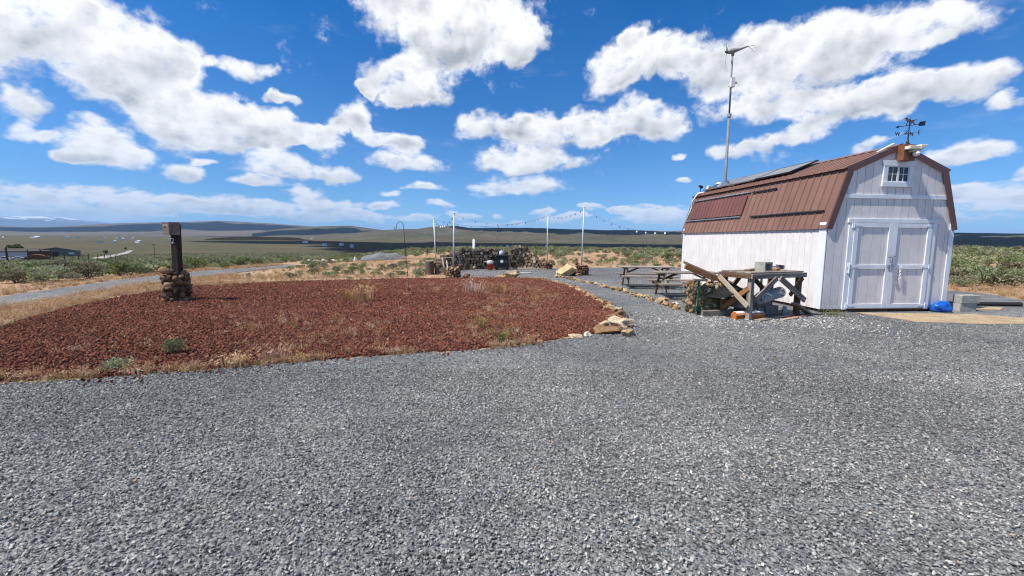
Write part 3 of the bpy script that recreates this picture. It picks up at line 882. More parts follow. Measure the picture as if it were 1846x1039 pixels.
def sage_field():
    # candidate spots by stretch of ground, then the 300 that show largest become plants of their own
    pts = []
    def add(n, a0, a1, r0, r1, s0, s1, reg, minclump=-0.2):
        a = a0 + (a1 - a0) * NR.random(n); r = np.sqrt(r0 ** 2 + (r1 ** 2 - r0 ** 2) * NR.random(n))
        x, y = r * np.sin(np.radians(a)), r * np.cos(np.radians(a))
        cl = fbm(x, y, 0.10, 3, 3); ok = cl > minclump
        for X_, Y_, R_, S_ in zip(x[ok], y[ok], r[ok], NR.random(ok.sum())): pts.append((X_, Y_, s0 + (s1 - s0) * S_ ** 1.5, reg, R_))
    add(1100, -58, -21, 15.5, 46, 0.5, 1.15, 0, -0.25)
    add(3600, -58, -20, 46, 150, 0.6, 1.15, 0, -0.30)
    add(5200, -58, -20, 150, 420, 0.9, 1.6, 0, -0.35)
    add(620, -36, 22, 18, 40, 0.26, 0.66, 1, -0.18)
    add(420, -22, 24, 36, 62, 0.55, 1.15, 1, -0.30)
    add(1500, -22, 26, 60, 125, 0.7, 1.3, 1, -0.4)
    add(300, 43, 60, 19.5, 40, 0.55, 1.15, 2, -0.2)
    add(1300, 24, 60, 38, 110, 0.7, 1.35, 2, -0.4)
    A = np.array([(p[0], p[1]) for p in pts])
    bad = inside(YARD_J, A[:, 0], A[:, 1]) | inside([(x - .9, y) for x, y in TL] + [(x + .9, y) for x, y in reversed(TR)], A[:, 0], A[:, 1]) | inside([(x * 1.04, y * 1.02) for x, y in LAVA], A[:, 0], A[:, 1])
    bad |= (A[:, 0] > 12) & (np.hypot(A[:, 0] - 14.5, A[:, 1] - 13) < 3.5)
    reg0 = np.array([p[3] == 0 for p in pts])
    bad |= reg0 & (A[:, 0] > np.interp(A[:, 1], [0, 24, 34, 44], [-15.4, -16.0, -18.5, -23])) & (A[:, 1] < 44)
    bad |= (A[:, 0] < 0) & (A[:, 0] > -15.3) & (A[:, 1] < 17.2)
    pts2 = [p for p, k in zip(pts, bad) if not k]
    pts2.sort(key=lambda p: p[4] / p[2])
    near, far = [], []
    for p in pts2:
        if len(near) < 300 and abs(math.degrees(math.atan2(p[0], p[1]))) < 53 and all((p[0] - n[0]) ** 2 + (p[1] - n[1]) ** 2 > (0.42 * (p[2] + n[2])) ** 2 for n in near[-140:]): near.append(p)
        else: far.append(p)
    lab = ['grey-green sagebrush growing in the wide flat beyond the gravel track', 'sagebrush dotted over the tan ground behind the red bed and woodpile', 'grey-green sagebrush growing past the gravel edge beside the shed']
    grp = ['sagebrush beyond the track', 'sagebrush behind the red bed', 'sagebrush beside the shed']
    for i, (x, y, s, reg, r) in enumerate(near):
        plant_bush(x, y, s, NR.integers(0, 5), lab[reg], grp[reg], hs=0.62 + .38 * NR.random())
    P = np.array([(p[0], p[1], 0) for p in far]); P[:, 2] = gz(P[:, 0], P[:, 1]) - 0.03
    n = len(P); s = np.array([p[2] for p in far])
    rot = np.stack([NR.normal(0, .08, n), NR.normal(0, .08, n), NR.random(n) * 6.283], -1)
    scatter('sagebrush_undergrowth', P, np.stack([s, s, s * (0.6 + .35 * NR.random(n))], -1), rot, LOOSE_SAGE, 'sea of sagebrush stretching away to the valley', 'sagebrush')
sage_field()


# --- dry grass
def tuft(name, seed, mat, blades=26, h=0.28, spread=0.09, lean=0.5, head=True, w=0.0035):
    q = random.Random(seed); V, Fc = [], []
    for i in range(blades):
        a = q.uniform(0, 6.283); d = Vector((math.cos(a), math.sin(a), 0)); b = d * q.uniform(0, spread)
        L = h * q.uniform(0.45, 1.1); ln = q.uniform(0.05, lean)
        side = Vector((-d.y, d.x, 0)) * w * q.uniform(.7, 1.4)
        p1 = b + d * L * ln * .35 + Vector((0, 0, L * .6)); p2 = b + d * L * ln + Vector((0, 0, L * (1 - ln * .4)))
        k = len(V); V += [b - side, b + side, p1 + side * .8, p1 - side * .8, p2]
        Fc += [(k, k + 1, k + 2, k + 3), (k + 3, k + 2, k + 4)]
        if head and q.random() < .6:      # drooping seed head
            e = p2 + d * L * .22 - Vector((0, 0, L * .10)); s2 = side * 3.2; mid = (p2 + e) / 2 + Vector((0, 0, .008))
            k = len(V); V += [p2, mid + s2, e, mid - s2]; Fc.append((k, k + 1, k + 2, k + 3))
    return mesh_np(name, V, Fc, mat)


STRAW_M = leaf_mat('straw_grass', [(0.1, (0.30, 0.17, 0.07)), (0.45, (0.47, 0.30, 0.14)), (0.75, (0.60, 0.43, 0.26)), (1, (0.64, 0.50, 0.38))], 0.35)
PINK_M = leaf_mat('pinkish_cheatgrass', [(0.1, (0.33, 0.19, 0.11)), (0.5, (0.55, 0.38, 0.27)), (0.8, (0.66, 0.52, 0.42)), (1, (0.72, 0.62, 0.50))], 0.35)
GREEN_M = leaf_mat('green_grass', [(0.1, (0.13, 0.15, 0.045)), (0.5, (0.24, 0.25, 0.08)), (1, (0.40, 0.36, 0.14))], 0.35)
tufts = [loose('tuft', tuft('tuft', 400 + k, m, b, h, s, l)) for k, (m, b, h, s, l) in enumerate(((STRAW_M, 24, .20, .10, .7), (STRAW_M, 18, .26, .08, .5), (PINK_M, 22, .22, .10, .7), (PINK_M, 16, .17, .12, .8), (GREEN_M, 18, .14, .08, .6), (STRAW_M, 26, .10, .14, .9)))]
straw_only = [tufts[0], tufts[2], tufts[3], tufts[5], tufts[5]]


def line_pts(poly, n, sd):
    L = np.array(poly); d = np.concatenate([[0], np.cumsum(np.hypot(*np.diff(L, axis=0).T))])
    t = NR.random(n) * d[-1]
    return np.interp(t, d, L[:, 0]) + NR.normal(0, sd, n), np.interp(t, d, L[:, 1]) + NR.normal(0, sd, n)


def grass_field():
    xs, ys, ss = [], [], []
    def add(x, y, s): xs.append(np.asarray(x)); ys.append(np.asarray(y)); ss.append(np.asarray(s))
    # fringe between the red bed and the grey yard: ragged, in drifts
    x, y = line_pts([(-8.5, 4.45), (-5.7, 4.62), (-4.97, 4.75), (-4.08, 4.97), (-3.02, 5.42), (-1.72, 5.85), (-.18, 6.3), (0.7, 6.85)], 1200, 0.07)
    keep = fbm(x, y, 1.1, 3, 4) > np.interp(x, [-6, -3, 0.5], [-0.7, -0.15, 0.18]); add(x[keep], y[keep] + 0.03, .22 + .38 * NR.random(keep.sum()) ** 2)
    # the strip between bed and track
    n = 4600; y = 3.5 + 15 * NR.random(n); t = NR.random(n)
    x0 = np.interp(y, [3.5, 6, 7.4, 9.2, 11.4, 14, 16, 18.5], [-11.5, -11.6, -11.5, -11.3, -11.8, -12.5, -12.7, -12.8]); x1 = np.interp(y, [3.5, 6, 7.4, 9.2, 11.4, 14, 15.5, 18.5], [-7.2, -9.3, -8.9, -9.8, -10.4, -10.3, -8.5, -4.0])
    x = x0 + (x1 - x0) * t; k = fbm(x, y, 0.9, 3, 6) > -0.25; add(x[k], y[k], .3 + .6 * NR.random(k.sum()) ** 1.4)
    # beyond the track
    n = 1300; y = 6 + 26 * NR.random(n); x = np.interp(y, [6, 9.6, 13.5, 16.5, 20, 24.5, 32], [-14.8, -13.4, -14.3, -14.8, -15, -15.1, -16.8]) - 1.6 * NR.random(n) ** 1.6; add(x, y, .4 + .6 * NR.random(n))
    # tan ground behind the bed
    n = 1700; x = -12.4 + 11.5 * NR.random(n); y = 16 + 24 * NR.random(n); k = (y > np.interp(x, [-12.4, -8.7, -5, -2.1], [15, 15.9, 17.4, 18.3])) & ~inside(YARD_J, x, y) & (fbm(x, y, 0.5, 3, 1) > -0.25); add(x[k], y[k], .4 + .7 * NR.random(k.sum()))
    n = 1500; x = -4 + 22 * NR.random(n); y = 23.5 + 18 * NR.random(n); k = ~inside(YARD_J, x, y) & (fbm(x, y, 0.5, 3, 2) > -0.2); add(x[k], y[k], .4 + .7 * NR.random(k.sum()))
    n = 2600; x = 13.6 + 11 * NR.random(n); y = 9.5 + 14 * NR.random(n); k = ~inside(YARD_J, x, y); add(x[k], y[k], .4 + .7 * NR.random(k.sum()))
    # volunteers on the red bed, in loose drifts
    n = 3400; x = -10 + 12 * NR.random(n); y = 4.9 + 12.5 * NR.random(n); k = inside(LAVA_J, x, y) & (fbm(x, y, 0.42, 3, 12) > 0.22); add(x[k], y[k], .25 + .5 * NR.random(k.sum()) ** 1.5)
    n = 260; x = -7 + 8 * NR.random(n); y = 5.0 + 6 * NR.random(n); k = inside(LAVA_J, x, y); add(x[k], y[k], .2 + .35 * NR.random(k.sum()))
    # weeds in the yard, few
    n = 70; x = -5 + 14 * NR.random(n); y = 5.5 + 4 * NR.random(n); k = inside(YARD_J, x, y) & ~inside(LAVA_J, x, y); add(x[k], y[k], .12 + .16 * NR.random(k.sum()))
    x = np.concatenate(xs); y = np.concatenate(ys); s = np.concatenate(ss); n = len(x)
    P = np.stack([x, y, gz(x, y) + .004], -1)
    rot = np.stack([NR.normal(0, .12, n), NR.normal(0, .12, n), NR.random(n) * 6.283], -1)
    scatter('dry_grass', P, s, rot, tufts, 'dry straw-coloured cheatgrass edging the red bed and track', 'grass')
grass_field()

# ------------------------------------------------------------------ the shed
def paint_mat(name, col, lines=0.0, wear=0.35, rough=0.55):
    """painted rough-sawn siding: faint cross-cut lines, streaks of dust"""
    m, t, b = new_mat(name)
    p = coords(t); r = obj_random(t)
    cb = t.nodes.new('ShaderNodeCombineXYZ')
    for i, k in enumerate((31.0, 47.0, 13.0)): t.links.new((r * k).k, cb.inputs[i])
    p = vmath(t, 'ADD', p, X(t, cb.outputs[0]))
    streak = noise(t, vmath(t, 'MULTIPLY', p, (14, 14, 1.1)), 1.0, 5, 0.6)
    blot = noise(t, p, 2.2, 5, 0.6)
    c = mixc(t, blot.smooth(0.35, 0.65), tuple(v * 0.93 for v in col), tuple(min(1, v * 1.05) for v in col))
    c = mixc(t, streak.smooth(0.55, 0.8) * wear, c, tuple(v * q for v, q in zip(col, (0.80, 0.76, 0.72))))
    c = mixc(t, noise(t, p, 34.0, 3, 0.6).smooth(0.70, 0.78) * 0.35 * (1 if wear else 0), c, (0.32, 0.27, 0.22))
    if lines > .5:      # dust splashed up from the gravel
        sz = t.nodes.new('ShaderNodeSeparateXYZ'); t.links.new(coords(t).k, sz.inputs[0])
        sp = (X(t, sz.outputs[2]).smooth(0.05, 0.42, 1.0, 0.0) * noise(t, p, 9.0, 5, 0.7).smooth(0.36, 0.66))
        c = mixc(t, sp * 0.6, c, (0.36, 0.31, 0.26))
    f = r * 0.03 + 0.985
    cc = t.nodes.new('ShaderNodeCombineXYZ')
    for i in range(3): t.links.new(f.k, cc.inputs[i])
    c = mixc(t, 1.0, c, X(t, cc.outputs[0]), 'MULTIPLY')
    t.links.new(c.k, b.inputs['Base Color']); b.inputs['Roughness'].default_value = rough
    h = noise(t, vmath(t, 'MULTIPLY', p, (7, 7, 46)), 1.0, 4, 0.65) * lines + noise(t, p, 60, 3, 0.6) * 0.3
    set_bump(t, b, h, 0.55, 0.004)
    return m


SIDING = paint_mat('lilac_grey_siding_paint', (0.74, 0.695, 0.665), 1.0, 0.2)
WHITE = paint_mat('white_trim_paint', (0.74, 0.77, 0.80), 0.15, 0.2, 0.45)
ROOF_M = simple('brown_metal_roofing', (0.200, 0.104, 0.076), 0.40, 0.10, 1.3, 0.05, 0.01, 0.0, dirt=(0.26, 0.17, 0.13), dirt_amt=0.35, rand=0.05, spec=0.5)
TRIM_M = simple('dark_brown_rake_metal', (0.115, 0.052, 0.040), 0.38, 0.12, 1.6, 0.05, 0.01, 0.0, dirt=(0.22, 0.14, 0.11), dirt_amt=0.3, rand=0.05, spec=0.5)
PANEL_M = simple('red_brown_sheet', (0.155, 0.060, 0.048), 0.45, 0.12, 1.1, 0.05, 0.01, rand=0.0, spec=0.5)
SKIRT_M = simple('rust_red_skid_timber', (0.13, 0.055, 0.035), 0.9, 0.3, 5, 0.4, 0.01)
ALU = simple('weathered_aluminium', (0.42, 0.43, 0.44), 0.42, 0.15, 8, 0.05, 0.005, 0.75)
DARK = simple('black_powder_coat', (0.022, 0.023, 0.026), 0.5, 0.2, 8, 0.05, 0.004)
GLASS = simple('dark_window_glass', (0.012, 0.014, 0.017), 0.06, 0.1, 2, 0.0, 0.0, spec=0.6, rand=0)
STEEL = simple('galvanised_steel', (0.36, 0.39, 0.44), 0.45, 0.18, 9, 0.08, 0.003, 0.55)
CREAM = simple('cream_plastic', (0.62, 0.58, 0.44), 0.5, 0.08, 5, 0.05, 0.003)
WHITEP = simple('white_plastic', (0.74, 0.74, 0.72), 0.45, 0.06, 5, 0.05, 0.003)
RUSTB = simple('rust_brown_box_metal', (0.19, 0.075, 0.040), 0.6, 0.25, 9, 0.2, 0.004, dirt=(0.12, 0.05, 0.03), dirt_amt=0.5)

TH = 0.098
SO = (7.08, 9.75, 0.0)
SW, SL, HE, HB, INS, HP, BASE = 3.125, 6.55, 2.06, 3.22, 0.373, 3.71, 0.085
shed = empty('storage_shed', SO, TH, 'pale lilac gambrel shed with brown metal roof and white double doors', 'shed')


def roofz(x):
    x = min(x, SW - x)
    return HE + (HB - HE) * x / INS if x < INS else HB + (HP - HB) * (x - INS) / (SW / 2 - INS)


def gable(x0, x1, z0, lift=0.0):
    xs = sorted({x0, x1} | {k for k in (INS, SW / 2, SW - INS) if x0 < k < x1})
    return [(x0, z0), (x1, z0)] + [(x, roofz(x) - lift) for x in reversed(xs)]


def wall_front(y0, y1, name):
    return MB().prism(gable(0.0, SW, BASE, 0.02), y0, y1).build(name, SIDING, shed)


fw = wall_front(0.0, 0.05, 'front_wall')
wall_front(SL - 0.05, SL, 'back_wall')
lw = MB().box(0.0, 0.05, 0.05, SL - 0.05, BASE, HE).build('side_wall', SIDING, shed)
MB().box(SW - 0.05, SW, 0.05, SL - 0.05, BASE, HE).build('side_wall', SIDING, shed)
n = 16; pw = SW / n
for i in range(n):
    MB().prism(gable(i * pw + 0.005, (i + 1) * pw - 0.005, BASE - 0.01, 0.03), -0.016, -0.0005).build('plank', SIDING, fw)
n = 33; pl = SL / n; pm = None
for i in range(n):
    if pm is None:
        pm = MB().box(-0.016, -0.0005, 0.0022, pl - 0.0022, BASE - 0.01, HE - 0.005).build('plank', SIDING, lw)
        first = pm
    else:
        o = pm.copy(); COL.objects.link(o); o.location = (0, i * pl, 0)
for x0, x1, y0, y1 in ((0.03, 0.13, 0.04, SL - 0.04), (SW - 0.13, SW - 0.03, 0.04, SL - 0.04), (0.13, SW - 0.13, 0.03, 0.13), (0.13, SW - 0.13, SL - 0.13, SL - 0.03), (SW / 2 - .05, SW / 2 + .05, 0.13, SL - 0.13)):
    MB().box(x0, x1, y0, y1, 0.0, BASE).build('skid', SKIRT_M, shed)

# trim boards
def tbox(name, x0, x1, y0, y1, z0, z1, mat=None, parent=None, bevel=0.003):
    return MB().box(x0, x1, y0, y1, z0, z1).build(name, mat or WHITE, parent or shed, bevel=bevel)


tbox('corner_trim', -0.038, -0.0165, -0.018, 0.20, BASE - 0.01, HE - 0.01)
tbox('corner_trim', -0.036, -0.0165, SL - 0.10, SL, BASE - 0.01, HE - 0.01)
tbox('corner_trim', SW - 0.10, SW + 0.018, -0.036, -0.0165, BASE - 0.01, HE - 0.02)
tbox('band_trim', 0.25, SW - 0.25, -0.040, -0.0165, 2.585, 2.675)
tbox('door_trim', 0.49, 0.605, -0.040, -0.0165, BASE - 0.02, 2.04)
tbox('door_trim', 2.555, 2.67, -0.040, -0.0165, BASE - 0.02, 2.04)
tbox('door_header', 0.46, 2.70, -0.050, -0.0165, 2.042, 2.135)


def door(x0, x1, hinge_left):
    d = empty('door', (0, 0, 0), parent=shed)
    z0, z1 = 0.10, 2.035; ya, yb = -0.052, -0.0275
    sw = 0.105
    k = 4; w = (x1 - x0 - 0.04) / k
    for i in range(k): tbox('plank', x0 + .02 + i * w + .004, x0 + .02 + (i + 1) * w - .004, -0.027, -0.0172, z0, z1 - .01, SIDING, d, 0.0)
    tbox('stile', x0, x0 + sw, ya, yb, z0, z1, parent=d); tbox('stile', x1 - sw, x1, ya, yb, z0, z1, parent=d)
    for a, b in ((z0, z0 + .095), (1.0, 1.095), (z1 - .095, z1)):
        tbox('rail', x0 + sw + .001, x1 - sw - .001, ya + .002, yb, a, b, parent=d)
    for zc in (z0 + .05, 1.05, z1 - .05):
        s = 1 if hinge_left else -1; xe = x0 if hinge_left else x1
        m = MB()
        m.box(min(xe - s * .055, xe - s * .012), max(xe - s * .055, xe - s * .012), -0.060, -0.0415, zc - .055, zc + .055)
        m.prism([(xe - s * .010, zc - .026), (xe + s * .17, zc - .010), (xe + s * .17, zc + .010), (xe - s * .010, zc + .026)], -0.058, -0.0525)
        m.tube([(xe - s * .010, -0.058, zc - .05), (xe - s * .010, -0.058, zc + .05)], 0.008, 6)
        m.build('hinge', WHITE, d)
    return d


dl = door(0.607, 1.578, True)
dr = door(1.583, 2.553, False)
# barrel bolt on the outer jamb, hasp, cable lock and hanging chain
m = MB(); m.box(0.52, 0.585, -0.052, -0.0405, 1.04, 1.13); m.tube([(0.555, -0.062, 0.90), (0.555, -0.062, 1.14)], 0.012, 8); m.box(0.53, 0.58, -0.056, -0.0405, 0.91, 0.95); m.build('bolt_latch', WHITE, dl)
m = MB(); m.box(1.50, 1.60, -0.068, -0.0525, 1.04, 1.10); m.box(1.56, 1.66, -0.075, -0.0685, 1.05, 1.09); m.box(1.555, 1.62, -0.10, -0.076, 0.975, 1.045); m.build('hasp', STEEL, dr)
pts = [(1.585 + 0.075 * math.cos(a), -0.078 - 0.012 * math.sin(3 * a), 1.285 + 0.020 * math.sin(a)) for a in np.linspace(0, 6.1, 22)]
m = MB(); m.tube(pts, 0.010, 6); m.tube([(1.60, -0.08, 1.28), (1.605, -0.075, 1.2), (1.585, -0.075, 1.10)], 0.008, 6); m.build('cable_lock', STEEL, dr, smooth=True)
m = MB()
for k in range(8):
    zc = 1.045 - k * 0.042; ring = []
    for a in np.linspace(0, 2 * math.pi, 11):
        u, v = 0.016 * math.cos(a), 0.030 * math.sin(a)
        ring.append((1.83 + (u if k % 2 else 0.004), -0.070 + (0.0 if k % 2 else u), zc + v))
    m.tube(ring, 0.0055, 5, cap=False)
m.build('chain', WHITEP, dr, smooth=True)

# gable window
win = empty('window', (0, 0, 0), parent=shed)
wx0, wx1, wz0, wz1 = 1.30, 1.83, 2.955, 3.305
MB().prism([(wx0 - .155, wz1 + .115), (wx1 + .155, wz1 + .115), (wx1 + .105, wz1 + .0), (wx0 - .105, wz1 + .0)][::-1], -0.052, -0.0165).build('head_trim', WHITE, win, bevel=.003)
tbox('side_trim', wx0 - .105, wx0 - .001, -0.046, -0.0165, wz0, wz1 - .001, parent=win)
tbox('side_trim', wx1 + .001, wx1 + .105, -0.046, -0.0165, wz0, wz1 - .001, parent=win)
tbox('sill', wx0 - .12, wx1 + .12, -0.056, -0.0165, wz0 - .105, wz0 - .001, parent=win)
xm = (wx0 + wx1) / 2
for a, b in ((wx0, xm), (xm, wx1)):
    s = MB(); f = 0.022
    s.box(a + .001, a + f, -0.036, -0.0180, wz0, wz1 - .001); s.box(b - f, b - .001, -0.036, -0.0180, wz0, wz1 - .001)
    s.box(a + f, b - f, -0.035, -0.0180, wz0, wz0 + f); s.box(a + f, b - f, -0.035, -0.0180, wz1 - f, wz1 - .001)
    c = (a + b) / 2; zc = (wz0 + wz1) / 2
    s.box(c - .006, c + .006, -0.030, -0.0215, wz0 + f, wz1 - f); s.box(a + f, c - .006, -0.029, -0.0215, zc - .006, zc + .006); s.box(c + .006, b - f, -0.029, -0.0215, zc - .006, zc + .006)
    sash = s.build('sash', WHITE, win)
    for u0, u1 in ((a + f, c - .006), (c + .006, b - f)):
        for v0, v1 in ((wz0 + f, zc - .006), (zc + .006, wz1 - f)):
            MB().box(u0, u1, -0.0225, -0.0180, v0, v1).build('pane', GLASS, sash)

# roof: ribbed metal strips on four slopes
OH, OB = 0.040, 0.06
roof = empty('roof', (0, 0, 0), parent=shed)
LEN = SL + OH + OB


def slope(p, q, nrm_flip):
    """strips between eave-side point p and ridge-side point q (x, z)"""
    p = Vector((p[0], -OH, p[1])); q = Vector((q[0], -OH, q[1]))
    u = (q - p); Ls = u.length; u.normalize(); v = Vector((0, 1, 0)); w = u.cross(v).normalized()
    if w.z < 0: w = -w
    k = 30; st = LEN / k
    M = Matrix((u, v, w)).transposed().to_4x4(); M.translation = p
    m = MB(); m.box(0, Ls, 0.002, st - 0.002, 0.0, 0.010)
    m.prism([(-0.004, 0.0), (0.044, 0.0), (0.030, 0.030), (0.010, 0.030)], 0.0015, Ls - 0.0015, axis='x')
    o = m.build('panel', ROOF_M, roof, matrix=M)
    for i in range(1, k):
        c = o.copy(); COL.objects.link(c); c.matrix_local = M @ Matrix.Translation((0, i * st, 0))
    return M, Ls


RT = 0.035
ex, ez = -0.055, HE - (HB - HE) / INS * 0.055
M_low, L_low = slope((ex, ez + .01), (INS - 0.012, HB + .03), 0)
M_up, L_up = slope((INS - 0.10, HB + RT - (HP - HB) / (SW / 2 - INS) * 0.10 + .012), (SW / 2, HP + RT + .012), 0)
slope((SW - ex, ez + .01), (SW - INS + 0.012, HB + .03), 1)
slope((SW - INS + 0.10, HB + RT - (HP - HB) / (SW / 2 - INS) * 0.10 + .012), (SW / 2 + .001, HP + RT + .012), 1)
MB().prism([(SW / 2 - .13, HP + RT - .008), (SW / 2, HP + RT + .050), (SW / 2 + .13, HP + RT - .008), (SW / 2, HP + RT + .030)], -OH - .01, SL + OB + .01).build('ridge_cap', ROOF_M, roof)
# rake boards front and back
for yy0, yy1 in ((-OH - .020, -OH - .0015), (SL + OB + .0015, SL + OB + .02)):
    for s in (0, 1):
        def fx(x): return SW - x if s else x
        m = MB()
        m.prism([(fx(ex - .01), ez + .03), (fx(INS - .02), HB + .065), (fx(INS + .085), HB - .075), (fx(ex + .115), ez - .005)], yy0, yy1)
        o = m.build('rake_trim', TRIM_M, roof)
        m = MB()
        m.prism([(fx(INS - .10), HB + .030), (fx(SW / 2 - .0005), HP + .085), (fx(SW / 2 - .0005), HP - .045), (fx(INS + .02), HB - .085)], yy0 + .003, yy1 - .003)
        m.build('rake_trim', TRIM_M, roof)
# white soffit strip that shows under the front rake
for s in (0, 1):
    def fx(x): return SW - x if s else x
    m = MB()
    m.prism([(fx(INS - .02), HB - .075), (fx(SW / 2 - .001), HP - .040), (fx(SW / 2 - .001), HP - .058), (fx(INS - .02), HB - .093)], -OH + .002, -0.0175)
    m.prism([(fx(0.02), HE + .03), (fx(INS - .03), HB - .09), (fx(INS - .012), HB - .093), (fx(0.038), HE + .03)], -OH + .002, -0.0175)
    m.build('soffit', WHITE, roof)


def on_low(s, y, w): return M_low @ Vector((s, y + OH, w))


kz = L_low / (HB - HE + .08)
def rail(y0, y1, zr, mat):
    s = (zr + 0.10) * kz
    m = MB(); m.box(s - .016, s + .016, y0 + OH, y1 + OH, 0.036, 0.066)
    for k in range(int((y1 - y0) / 0.6) + 1): m.box(s - .012, s + .012, y0 + OH + .05 + k * .6, y0 + OH + .08 + k * .6, 0.011, 0.0355)
    return m.build('mounting_rail', mat, roof, matrix=M_low)


rail(3.16, 6.39, .95, ALU); rail(2.05, 3.06, .93, DARK); rail(3.27, 6.48, .29, ALU); rail(0.17, 2.78, .27, DARK)
m = MB(); s0, s1 = 0.37 * kz + .08, 0.93 * kz + .06; k = 16; st = (6.35 - 3.25) / k
for i in range(k):
    y0 = 3.25 + OH + i * st
    m.box(s0, s1, y0 + .03, y0 + st, 0.042, 0.048); m.prism([(y0, .042), (y0 + .030, .042), (y0 + .022, .060), (y0 + .008, .060)], s0, s1, axis='x')
m.build('mounted_sheet', PANEL_M, roof, matrix=M_low)
# bent white conduit at the back of the roof
a = on_low(1.05, 6.42, .05)
MB().tube([on_low(.40, 6.50, .05), on_low(.95, 6.42, .05), on_low(1.08, 6.36, .10), on_low(1.16, 6.30, .16), M_up @ Vector((.05, 6.2 + OH, .10)), M_up @ Vector((.16, 6.0 + OH, .06))], 0.028, 8).build('conduit', WHITEP, roof, smooth=True)

# solar modules lying on the upper slope
CELL, t, b = new_mat('solar_cells')
p = coords(t)
br = t.nodes.new('ShaderNodeTexBrick'); br.offset = 0.0; t.links.new(p.k, br.inputs['Vector'])
br.inputs['Scale'].default_value = 1.0; br.inputs['Brick Width'].default_value = 0.155; br.inputs['Row Height'].default_value = 0.155; br.inputs['Mortar Size'].default_value = 0.004
br.inputs['Color1'].default_value = (0.012, 0.016, 0.035, 1); br.inputs['Color2'].default_value = (0.016, 0.020, 0.042, 1); br.inputs['Mortar'].default_value = (0.16, 0.17, 0.18, 1)
t.links.new(br.outputs['Color'], b.inputs['Base Color']); b.inputs['Roughness'].default_value = 0.12
shedM = Matrix.Translation(SO) @ Matrix.Rotation(TH, 4, 'Z')
lab = ['solar panel on the upper roof slope, next to the weathervane end', 'solar panel in the middle of the three on the roof', 'solar panel on the upper roof slope, at the turbine pole end']
for i in range(3):
    y0 = 2.15 + i * 1.46
    M = shedM @ M_up @ Matrix.Translation((0.44, y0 + OH, 0.075))
    e = link('solar_panel', None, matrix=M); tag(e, lab[i], 'solar panel', 'solar panels on the shed roof')
    wd = L_up - 0.50
    m = MB(); m.box(0, wd, 0, .03, 0, .04); m.box(0, wd, 1.41, 1.44, 0, .04); m.box(0, .03, .0305, 1.4095, 0, .04); m.box(wd - .03, wd, .0305, 1.4095, 0, .04)
    for yy in (.3, 1.1): m.box(.03, wd - .03, yy, yy + .04, -.064, -.001)
    m.build('frame', DARK if i == 0 else ALU, e)
    MB().box(.031, wd - .031, .031, 1.409, .022, .036).build('cells', CELL, e)


def on_shed(x, y, z): return shedM @ Vector((x, y, z))


# rust-brown box and motion flood light under the front peak
tbox('vane_mount', 1.46, 1.74, -0.21, -0.063, 3.40, 3.745, RUSTB, shed, .004)
fl = empty('flood_light', on_shed(1.66, -0.21, 3.60), TH, 'cream twin flood light fixed to the brown box under the gable peak', 'lamp')
m = MB(); m.box(-.20, .14, -.13, -.002, .02, .09); m.prism([(.06, .03), (.22, .09), (.22, .12), (.05, .12)], -.14, -.02); m.build('hood', CREAM, fl, bevel=.008)
m = MB(); m.box(-.10, .10, -.11, -.002, -.03, .015); m.build('bracket', CREAM, fl, bevel=.005)
m = MB(); m.lathe([(.01, -.125), (.05, -.11), (.066, -.07), (.06, -.035), (.03, -.031)], (.02, -.075, 0), 14); m.build('lamp_head', WHITEP, fl, smooth=True)
# boards lying by the ridge
board('ridge_board', on_shed(1.02, -.02, 3.60), on_shed(1.45, .03, 3.80), .05, .03, WHITEP).name = 'white_batten'
o = bpy.data.objects['white_batten']; tag(o, 'white batten lying on the roof edge beside the gable peak', 'batten')

# weathervane
def letter_mesh(txt, size, mat, depth=0.004):
    cu = bpy.data.curves.new('letter', 'FONT'); cu.body = txt; cu.size = size; cu.extrude = depth; cu.align_x = 'CENTER'; cu.align_y = 'CENTER'
    o = bpy.data.objects.new('letter', cu); COL.objects.link(o)
    dg = bpy.context.evaluated_depsgraph_get()
    me = bpy.data.meshes.new_from_object(o.evaluated_get(dg))
    bpy.data.objects.remove(o); me.materials.clear(); me.materials.append(mat)
    return me


VANE_M = simple('dark_vane_iron', (0.030, 0.036, 0.055), 0.45, 0.25, 12, 0.1, 0.003, 0.4)
COPPER = simple('tarnished_copper', (0.20, 0.13, 0.09), 0.5, 0.3, 12, 0.1, 0.003, 0.5)
vp = on_shed(1.60, -0.14, 3.745)
vane = empty('weathervane', vp, 0.12, 'dark iron weathervane with running horse and compass letters on the peak', 'weathervane')
m = MB(); m.tube([(0, 0, 0), (0, 0, .56)], [.013, .009], 8); m.lathe([(.05, -.002), (.05, .02), (.02, .05)], n=10); m.build('stem', VANE_M, vane)
MB().lathe([(.004, -.03), (.026, -.015), (.03, 0), (.026, .015), (.004, .03)], (0, 0, .07), 10).build('ball', COPPER, vane, smooth=True)
m = MB(); m.tube([(-.13, -.02, .235), (.13, .02, .235)], .006, 6); m.tube([(.05, -.13, .235), (-.05, .13, .235)], .006, 6); m.build('cross_arm', VANE_M, vane)
for tx, px, py in (('S', -.10, -.04), ('W', -.16, .10), ('N', .12, .04), ('E', .15, -.09)):
    link('letter', letter_mesh(tx, .12, VANE_M), vane, matrix=Matrix.Translation((px, py, .245)) @ Matrix.Rotation(math.pi / 2, 4, 'X'))
m = MB(); z = .40
m.tube([(-.30, 0, z - .03), (.27, 0, z + .05)], .007, 6)
m.prism([(-.34, z - .035), (-.26, z - .062), (-.27, z - .027), (-.245, z + .008)], -.004, .004)
m.prism([(.22, z + .045), (.25, z + .10), (.40, z + .125), (.38, z + .07), (.39, z + .03), (.25, z + .005)], -.004, .004)
m.build('arrow', VANE_M, vane)
